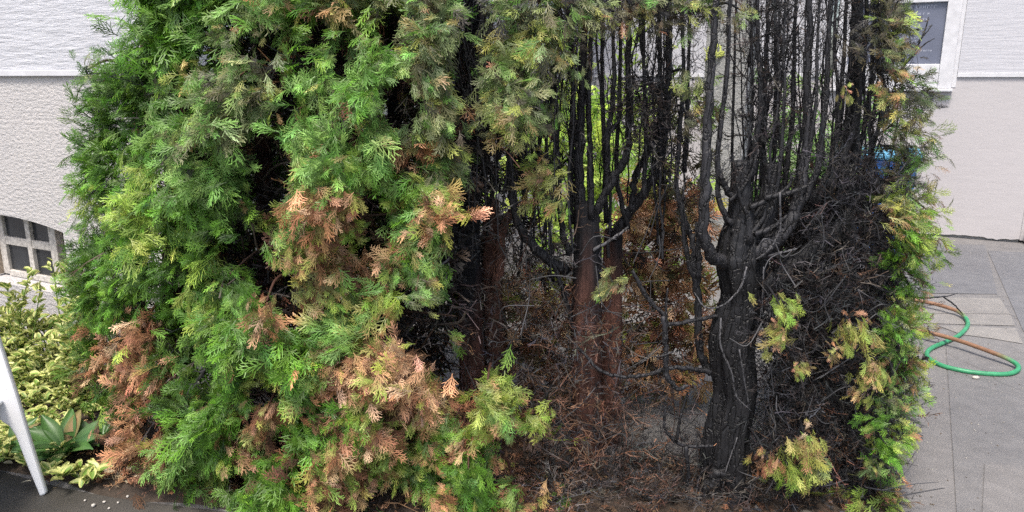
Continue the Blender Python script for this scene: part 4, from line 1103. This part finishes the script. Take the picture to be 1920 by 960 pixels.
# ================================================================== plants at the left
def leaf_geo(L, W, curl, cup, nx=4, seed=0):
    V = []; F = []; C = []
    for i in range(nx + 1):
        t = i / nx; w = W * math.sin(math.pi * min(.97, max(.06, t * .93 + .05))) ** .8
        for j in (-1, -.55, 0, .55, 1):
            V.append((t * L, j * w, -curl * L * t * t + cup * W * j * j)); C.append((max(abs(j), (t - .55) * 1.9), .5, 0))
    for i in range(nx):
        for j in range(4):
            a = i * 5 + j; F.append((a, a + 5, a + 6, a + 1))
    return np.array(V), np.array(F), np.array(C)
LEAF = [leaf_geo(1, .26, .15 + .1 * i, .5 + .1 * i) for i in range(4)]
# variegated shrub: leaves in small whorls along stems
ps = G(70, 742)
euo = empty("variegated_shrub", (ps[0], ps[1] + .25, 0), "low bushy shrub with cream-edged green leaves below the cellar window", "shrub")
leaves = []
stem_mb = MB()
def whorl(c, up, k, L):
    for i in range(k):
        a = rng.uniform(0, 6.28); d = nrm(np.array([math.cos(a), math.sin(a), rng.uniform(.1, .9)]) + up * .5)
        leaves.append((c + rng.normal(0, .012, 3), d, nrm(np.array([0, -.3, 1.]) + rng.normal(0, .4, 3)), L * rng.uniform(.75, 1.25)))
def euo_top(px): return np.interp(px, [-120, 0, 60, 110, 150, 190], [560, 575, 590, 600, 570, 560])
for px, py in jitgrid(-140, 190, 545, 862, 13.5):
    if py < euo_top(px): continue
    if px > 135 and py > 790: continue
    tt = (py - 560) / 250
    Y = 3.95 - .75 * tt + rng.normal(0, .05)
    if px > 120: Y = min(Y, 3.35)
    if py > 790: Y = min(Y, G(px, py)[1] - .10)
    c = P(px, py, Y)
    if c[2] < .03: continue
    whorl(c, np.array([0, -.4, .6]), 8, .046)
    base = np.array([c[0] * .9 + euo.location[0] * .1, c[1] + .12, max(0.01, c[2] - .3)])
    V, F, t = tube([base, (base + c) / 2 + rng.normal(0, .02, 3), c], [.004, .0035, .0025], 5, 3, 0, 0, cap=False); stem_mb.add(V, F, (.16, .2, .06))
for (px, py, y2) in [(100, 500, 620), (55, 515, 610), (15, 540, 620), (125, 498, 590), (75, 545, 640), (148, 540, 620), (150, 510, 600), (-40, 520, 600), (35, 560, 620)]:
    Y = 3.7; a = P(px + rng.normal(0, 12), y2 + 40, Y); b = P(px, py, Y)
    V, F, t = tube([a, (a + b) / 2 + rng.normal(0, .012, 3), b], [.004, .003, .002], 5, 4, 0, 0, cap=False); stem_mb.add(V, F, (.22, .26, .08))
    for q in np.linspace(.25, 1, 6): whorl(a + (b - a) * q, np.array([0, 0, 1.2]), 5 if q < 1 else 8, .042)
ps2 = G(140, 905)
for px, py in [(105, 890), (130, 905), (150, 900), (175, 912), (120, 925), (100, 910), (165, 920), (185, 920), (45, 870), (20, 862), (60, 885), (5, 850)]:
    g = G(px, py); whorl(np.array([g[0], g[1], .04 + rng.uniform(0, .03)]), np.array([0, -.3, .7]), 8, .055)
so_ = stem_mb.build("stems", M_EUO, euo); so_['kind'] = 'stuff'
dist = np.array([np.linalg.norm(l[0] - np.array([0, 0, 1.6])) - 3 * (l[3] - .05) + (5 if (l[0][0] / l[0][1]) < -.72 else 0) for l in leaves])
order = np.argsort(dist)
def leaf_matrix(c, d, n, L):
    from mathutils import Matrix
    n = nrm(n - d * np.dot(n, d)); s = np.cross(n, d)
    return Matrix(((d[0] * L, s[0] * L, n[0] * L, c[0]), (d[1] * L, s[1] * L, n[1] * L, c[1]), (d[2] * L, s[2] * L, n[2] * L, c[2]), (0, 0, 0, 1)))
leaf_me = []
for i, (V, F, C) in enumerate(LEAF):
    o = local_mesh("leaf", V, F, M_EUO, None, 0, True, C); me = o.data; bpy.data.objects.remove(o); leaf_me.append(me)
from mathutils import Matrix, Vector
ei = Matrix.Translation(Vector((-euo.location[0], -euo.location[1], 0)))
rest = MB()
for rank, ix in enumerate(order):
    c, d, nn, L = leaves[ix]
    if rank < 290:
        o = bpy.data.objects.new("leaf", leaf_me[rank % 4]); COL.objects.link(o); o.parent = euo
        o.matrix_basis = ei @ leaf_matrix(c, d, nn, L)
    else:
        V, F, C = LEAF[rank % 4]
        M = np.array(leaf_matrix(c, d, nn, L)); W = V @ M[:3, :3].T + M[:3, 3]
        C2 = C.copy(); C2[:, 1] = rng.uniform(.1, .9); C2[:, 0] += rng.normal(0, .12)
        rest.add(W, F, C2)
r_ = rest.build("leaves", M_EUO, euo, True); r_['kind'] = 'stuff'

# broad-leaved plants
BLEAF = [leaf_geo(1, .20, .25 + .12 * i, .35, 8) for i in range(3)]
bl_me = []
for i, (V, F, C) in enumerate(BLEAF):
    o = local_mesh("leaf", V, F, M_BROAD, None, 0, True, C); bl_me.append(o.data); bpy.data.objects.remove(o)
o = local_mesh("leaf", *BLEAF[2][:2], M_TANLEAF, None, 0, True, BLEAF[2][2]); tan_me = o.data; bpy.data.objects.remove(o)
dl = local_mesh("leaf", *BLEAF[1][:2], M_PALELEAF, None, 0, True, BLEAF[1][2]); dry_me = dl.data; bpy.data.objects.remove(dl)
def broad_plant(px, py, n, size, label, extra=()):
    g = G(px, py); o = empty("broad_leaved_plant", (g[0], g[1], 0), label, "plant")
    for i in range(n):
        a = 6.283 * i / n + rng.normal(0, .3); el = rng.uniform(.5, 1.7)
        d = nrm(np.array([math.cos(a), math.sin(a) - .25, el])); nn = np.array([-math.cos(a) * .5, -math.sin(a) * .5 - .5, 1.])
        L = size * rng.uniform(.75, 1.2)
        lf = bpy.data.objects.new("leaf", bl_me[i % 3] if not (i in extra) else tan_me); COL.objects.link(lf); lf.parent = o
        lf.matrix_basis = leaf_matrix(np.array([.03 * math.cos(a), .03 * math.sin(a), .03 + .05 * rng.random()]), d, nn, L)
        if i in extra: lf['label'] = "withered tan leaf"
    return o
broad_plant(128, 868, 24, .15, "leafy green plant with broad pointed leaves right of the white chair leg", (6,))
broad_plant(22, 862, 14, .14, "broad-leaved plant half hidden behind the white chair leg", (2,))
broad_plant(190, 845, 7, .14, "small broad-leaved plant at the foot of the hedge's left end")

# pale fallen leaves and white pebbles on the soil
for i, (px, py) in enumerate([(205, 880), (216, 892), (228, 876), (246, 888), (262, 880), (196, 905), (232, 905), (275, 895), (183, 915), (252, 905), (290, 900), (222, 862), (300, 880), (270, 870), (240, 918), (60, 915), (45, 890), (25, 880)]):
    g = G(px, py); a = rng.uniform(0, 6.28)
    lf = bpy.data.objects.new("fallen_leaf", dry_me); COL.objects.link(lf)
    lf.matrix_basis = leaf_matrix(np.array([g[0], g[1], bed_h(g[0], g[1]) + .012]), nrm(np.array([math.cos(a), math.sin(a), .15])), np.array([rng.normal(0, .3), rng.normal(0, .3), 1.]), rng.uniform(.035, .065))
    tag(lf, "pale dry leaf lying on the soil before the hedge's left end" if i < 15 else ["dry leaf on the soil behind the chair leg, nearest the dark paving", "dry leaf behind the chair leg, between two others", "dry leaf behind the chair leg, closest to the half hidden plant"][i - 15], "leaf", "pale dry leaves on the soil")
V, F, t = tube([(0, 0, 0), (0, 0, .006), (0, 0, .014), (0, 0, .018)], [.008, .013, .011, .004], 8, 2, .05, .0)
pb_me = None
for i, (px, py, s) in enumerate([(176, 952, 1.), (196, 945, .7), (222, 946, .6), (240, 935, .8), (205, 957, .6), (160, 942, .6)]):
    g = G(px, py)
    if pb_me is None:
        o = local_mesh("pebble", V, F, M_WHITESTONE, None, 0, True); pb_me = o.data
    else:
        o = bpy.data.objects.new("pebble", pb_me); COL.objects.link(o)
    o.location = (g[0], g[1], .006); o.scale = (s * .72, s * .6, s * .6); o.rotation_euler = (0, 0, rng.uniform(0, 6))
    tag(o, ["largest white pebble, at the soil edge in the bottom left corner", "small white pebble just right of the largest one", "pebble below the pale dry leaves", "pebble nearest the brown litter at the soil edge", "nearest small pebble on the dark paving", "leftmost white pebble by the trailing variegated leaves"][i], "pebble", "white pebbles by the soil edge")
g = G(1829, 711); o = bpy.data.objects.new("pebble", pb_me); COL.objects.link(o); o.location = (g[0], g[1], .004); o.scale = (1.6, 1.1, .8)
tag(o, "white scrap of stone on the pavement just below the green hose loop", "pebble")

# lime shrub in the yard behind the burnt gap
g = P(1085, 330, 5.6)
ls = empty("yard_shrub", (g[0], g[1], 0), "lime green shrub in the yard behind the burnt stems", "shrub")
m = MB(); nS = 420
cpt = np.column_stack([g[0] + rng.normal(0, .33, nS), g[1] + rng.normal(0, .25, nS), np.clip(rng.normal(1.0, .38, nS), .1, 1.9)])
place(m, SPRAY_LOW, cpt, rng.normal(0, 1, (nS, 3)) + np.array([0, -.3, .2]), rng.normal(0, .5, (nS, 3)) + np.array([0, -1, .5]), rng.uniform(.12, .26, nS), pick('l', nS) * 1.4, .2)
o = m.build("foliage", M_FOL, ls); o['kind'] = 'stuff'
V, F, t = tube([(g[0], g[1], 0), (g[0] + .03, g[1], .5), (g[0], g[1], 1.2)], [.025, .02, .01], 8, 3)
m = MB(); m.add(V, F, RED); m.build("stem", M_BARK, ls, True)
g = P(1530, 190, 6.4)
ls = empty("yard_shrub", (g[0], g[1], 0), "dark green feathery shrub behind the fan of black stems", "shrub")
m = MB(); nS = 260
cpt = np.column_stack([g[0] + rng.normal(0, .3, nS), g[1] + rng.normal(0, .2, nS), np.clip(rng.normal(.8, .3, nS), .1, 1.5)])
place(m, SPRAY_LOW, cpt, rng.normal(0, 1, (nS, 3)) + np.array([0, -.3, .2]), rng.normal(0, .5, (nS, 3)) + np.array([0, -1, .5]), rng.uniform(.12, .26, nS), pick('s', nS), .2)
o = m.build("foliage", M_FOL, ls); o['kind'] = 'stuff'
V, F, t = tube([(g[0], g[1], 0), (g[0] + .03, g[1], .5), (g[0], g[1], 1.1)], [.025, .02, .01], 8, 3)
m = MB(); m.add(V, F, RED); m.build("stem", M_BARK, ls, True)

m = MB()
for i in range(200):                                    # grit and bits of bark on the pavement
    gx, gy = gp(rng.uniform(1700, 1960), rng.uniform(470, 960)); r_ = rng.uniform(.001, .0032)
    if gx < 1.5 + .05: continue
    V, F = boxgeo(-1, 1, -1, 1, 0, .8); V = np.array(V) * r_ * rng.uniform(.6, 1.4, (8, 3)); a = rng.uniform(0, 3.1)
    W = np.column_stack([V[:, 0] * math.cos(a) - V[:, 1] * math.sin(a) + gx, V[:, 0] * math.sin(a) + V[:, 1] * math.cos(a) + gy, V[:, 2] + .0045])
    m.add(W, F, np.array([(.42, .40, .36), (.14, .11, .08), (.30, .28, .26), (.10, .09, .08)][rng.integers(0, 4)]))
tag(m.build("grit", M_CHAR), "scattered grit and bits of bark on the grey pavement", "grit", kind='stuff')
# ================================================================== hose
hp = [(1700, 560, .05), (1745, 568, .05), (1778, 577, .045), (1800, 586, .035), (1813, 600, .02), (1813, 613, .015), (1796, 630, .015), (1768, 643, .015), (1748, 652, .015), (1738, 662, .015), (1743, 673, .015), (1768, 686, .015), (1810, 696, .015), (1855, 701, .015), (1890, 701, .016), (1908, 694, .02), (1907, 684, .03), (1888, 672, .045), (1850, 657, .055), (1805, 641, .06), (1768, 630, .06), (1735, 622, .06), (1690, 612, .05), (1640, 610, .03)]
W = np.array([G(a, b, z) for a, b, z in hp])
V, F, t = tube(W, [.0132] * len(W), 12, 6, .0, .0)
brown = np.clip(1 - np.abs(t * 23 - 2.0) / 2.0, 0, 1) ** .5 * (t * 23 < 3.8); brown2 = np.clip((t * 23 - 16.4) / 1.2, 0, 1)
k = np.clip(np.maximum(np.maximum(brown, brown2), (t * 23 < 2.8) * 1.0), 0, 1)[:, None]
m = MB(); m.add(V, F, np.array((.04, .26, .12)) * (1 - k) + np.array((.23, .125, .075)) * k)
mh, nt, bb = new_mat("rubber_hose")
c = attr(nt); f = noise(nt, 25, 4, .6)
nt.links.new(mixc(nt, 1., c, ramp(nt, f, [(.3, (.75, .75, .75)), (.7, (1.2, 1.2, 1.2))]), 'MULTIPLY'), bb.inputs['Base Color']); bb.inputs['Roughness'].default_value = .45
ho = m.build("garden_hose", mh, None, True, origin=W[9])
tag(ho, "green garden hose with rust-brown stretches looped on the pavement beside the hedge", "hose")

# ================================================================== white plastic chair
foot = G(82, 928)
ch = empty("garden_chair", (foot[0], foot[1], 0), "white plastic garden chair at the left edge, one leg in view", "chair")
def prism(outline, y0, y1):
    n = len(outline); V = [(x, y0, z) for x, z in outline] + [(x, y1, z) for x, z in outline]
    F = [tuple(range(n)), tuple(range(2 * n - 1, n - 1, -1))] + [(i, i + n, (i + 1) % n + n, (i + 1) % n) for i in range(n)]
    return V, F
def pxz(px, py):
    p = P(px, py, foot[1]); return (p[0] - foot[0], p[2])
out = [pxz(89, 924), pxz(60, 830), pxz(33, 738), pxz(0, 636), pxz(-22, 575), pxz(-60, 575), pxz(-45, 640), pxz(-30, 700), pxz(-12, 760), pxz(6, 789), pxz(20, 797), pxz(32, 815), pxz(50, 862), pxz(78, 930)]
V, F = prism(out, -.012, .012); local_mesh("leg", V, F, M_CHAIR, ch, .008)
seat_z = pxz(0, 745)[1]
def shift(o_, dy): return [(x, z) for x, z in o_]
V, F = prism(out, -.484, -.46); local_mesh("leg", V, F, M_CHAIR, ch, .008)
xs_ = pxz(20, 745)[0]
box("seat", (xs_ - .50, xs_ - .02, -.459, -.013, seat_z - .02, seat_z), M_CHAIR, ch, .008)
box("seat_apron", (xs_ - .52, pxz(6, 789)[0], -.008, .008, pxz(0, 789)[1] + .005, seat_z + .002), M_CHAIR, ch, .006)
for yy in (-.01, -.48):
    V, F = prism([(xs_ - .50, seat_z), (xs_ - .43, seat_z - .02), (xs_ - .53, 0), (xs_ - .58, 0)], yy, yy + .022); local_mesh("leg", V, F, M_CHAIR, ch, .006)
    V, F = prism([(pxz(-22, 575)[0], pxz(-22, 575)[1]), (pxz(-22, 575)[0], pxz(-22, 575)[1] + .02), (xs_ - .56, .70), (xs_ - .56, .67)], yy - .02, yy + .04); local_mesh("armrest", V, F, M_CHAIR, ch, .008)
V, F = prism([(xs_ - .48, seat_z + .001), (xs_ - .455, seat_z + .001), (xs_ - .60, .88), (xs_ - .625, .88)], -.45, -.02); local_mesh("backrest", V, F, M_CHAIR, ch, .008)
print("tris", sum(len(o.data.polygons) * 2 for o in bpy.data.objects if o.type == 'MESH'))
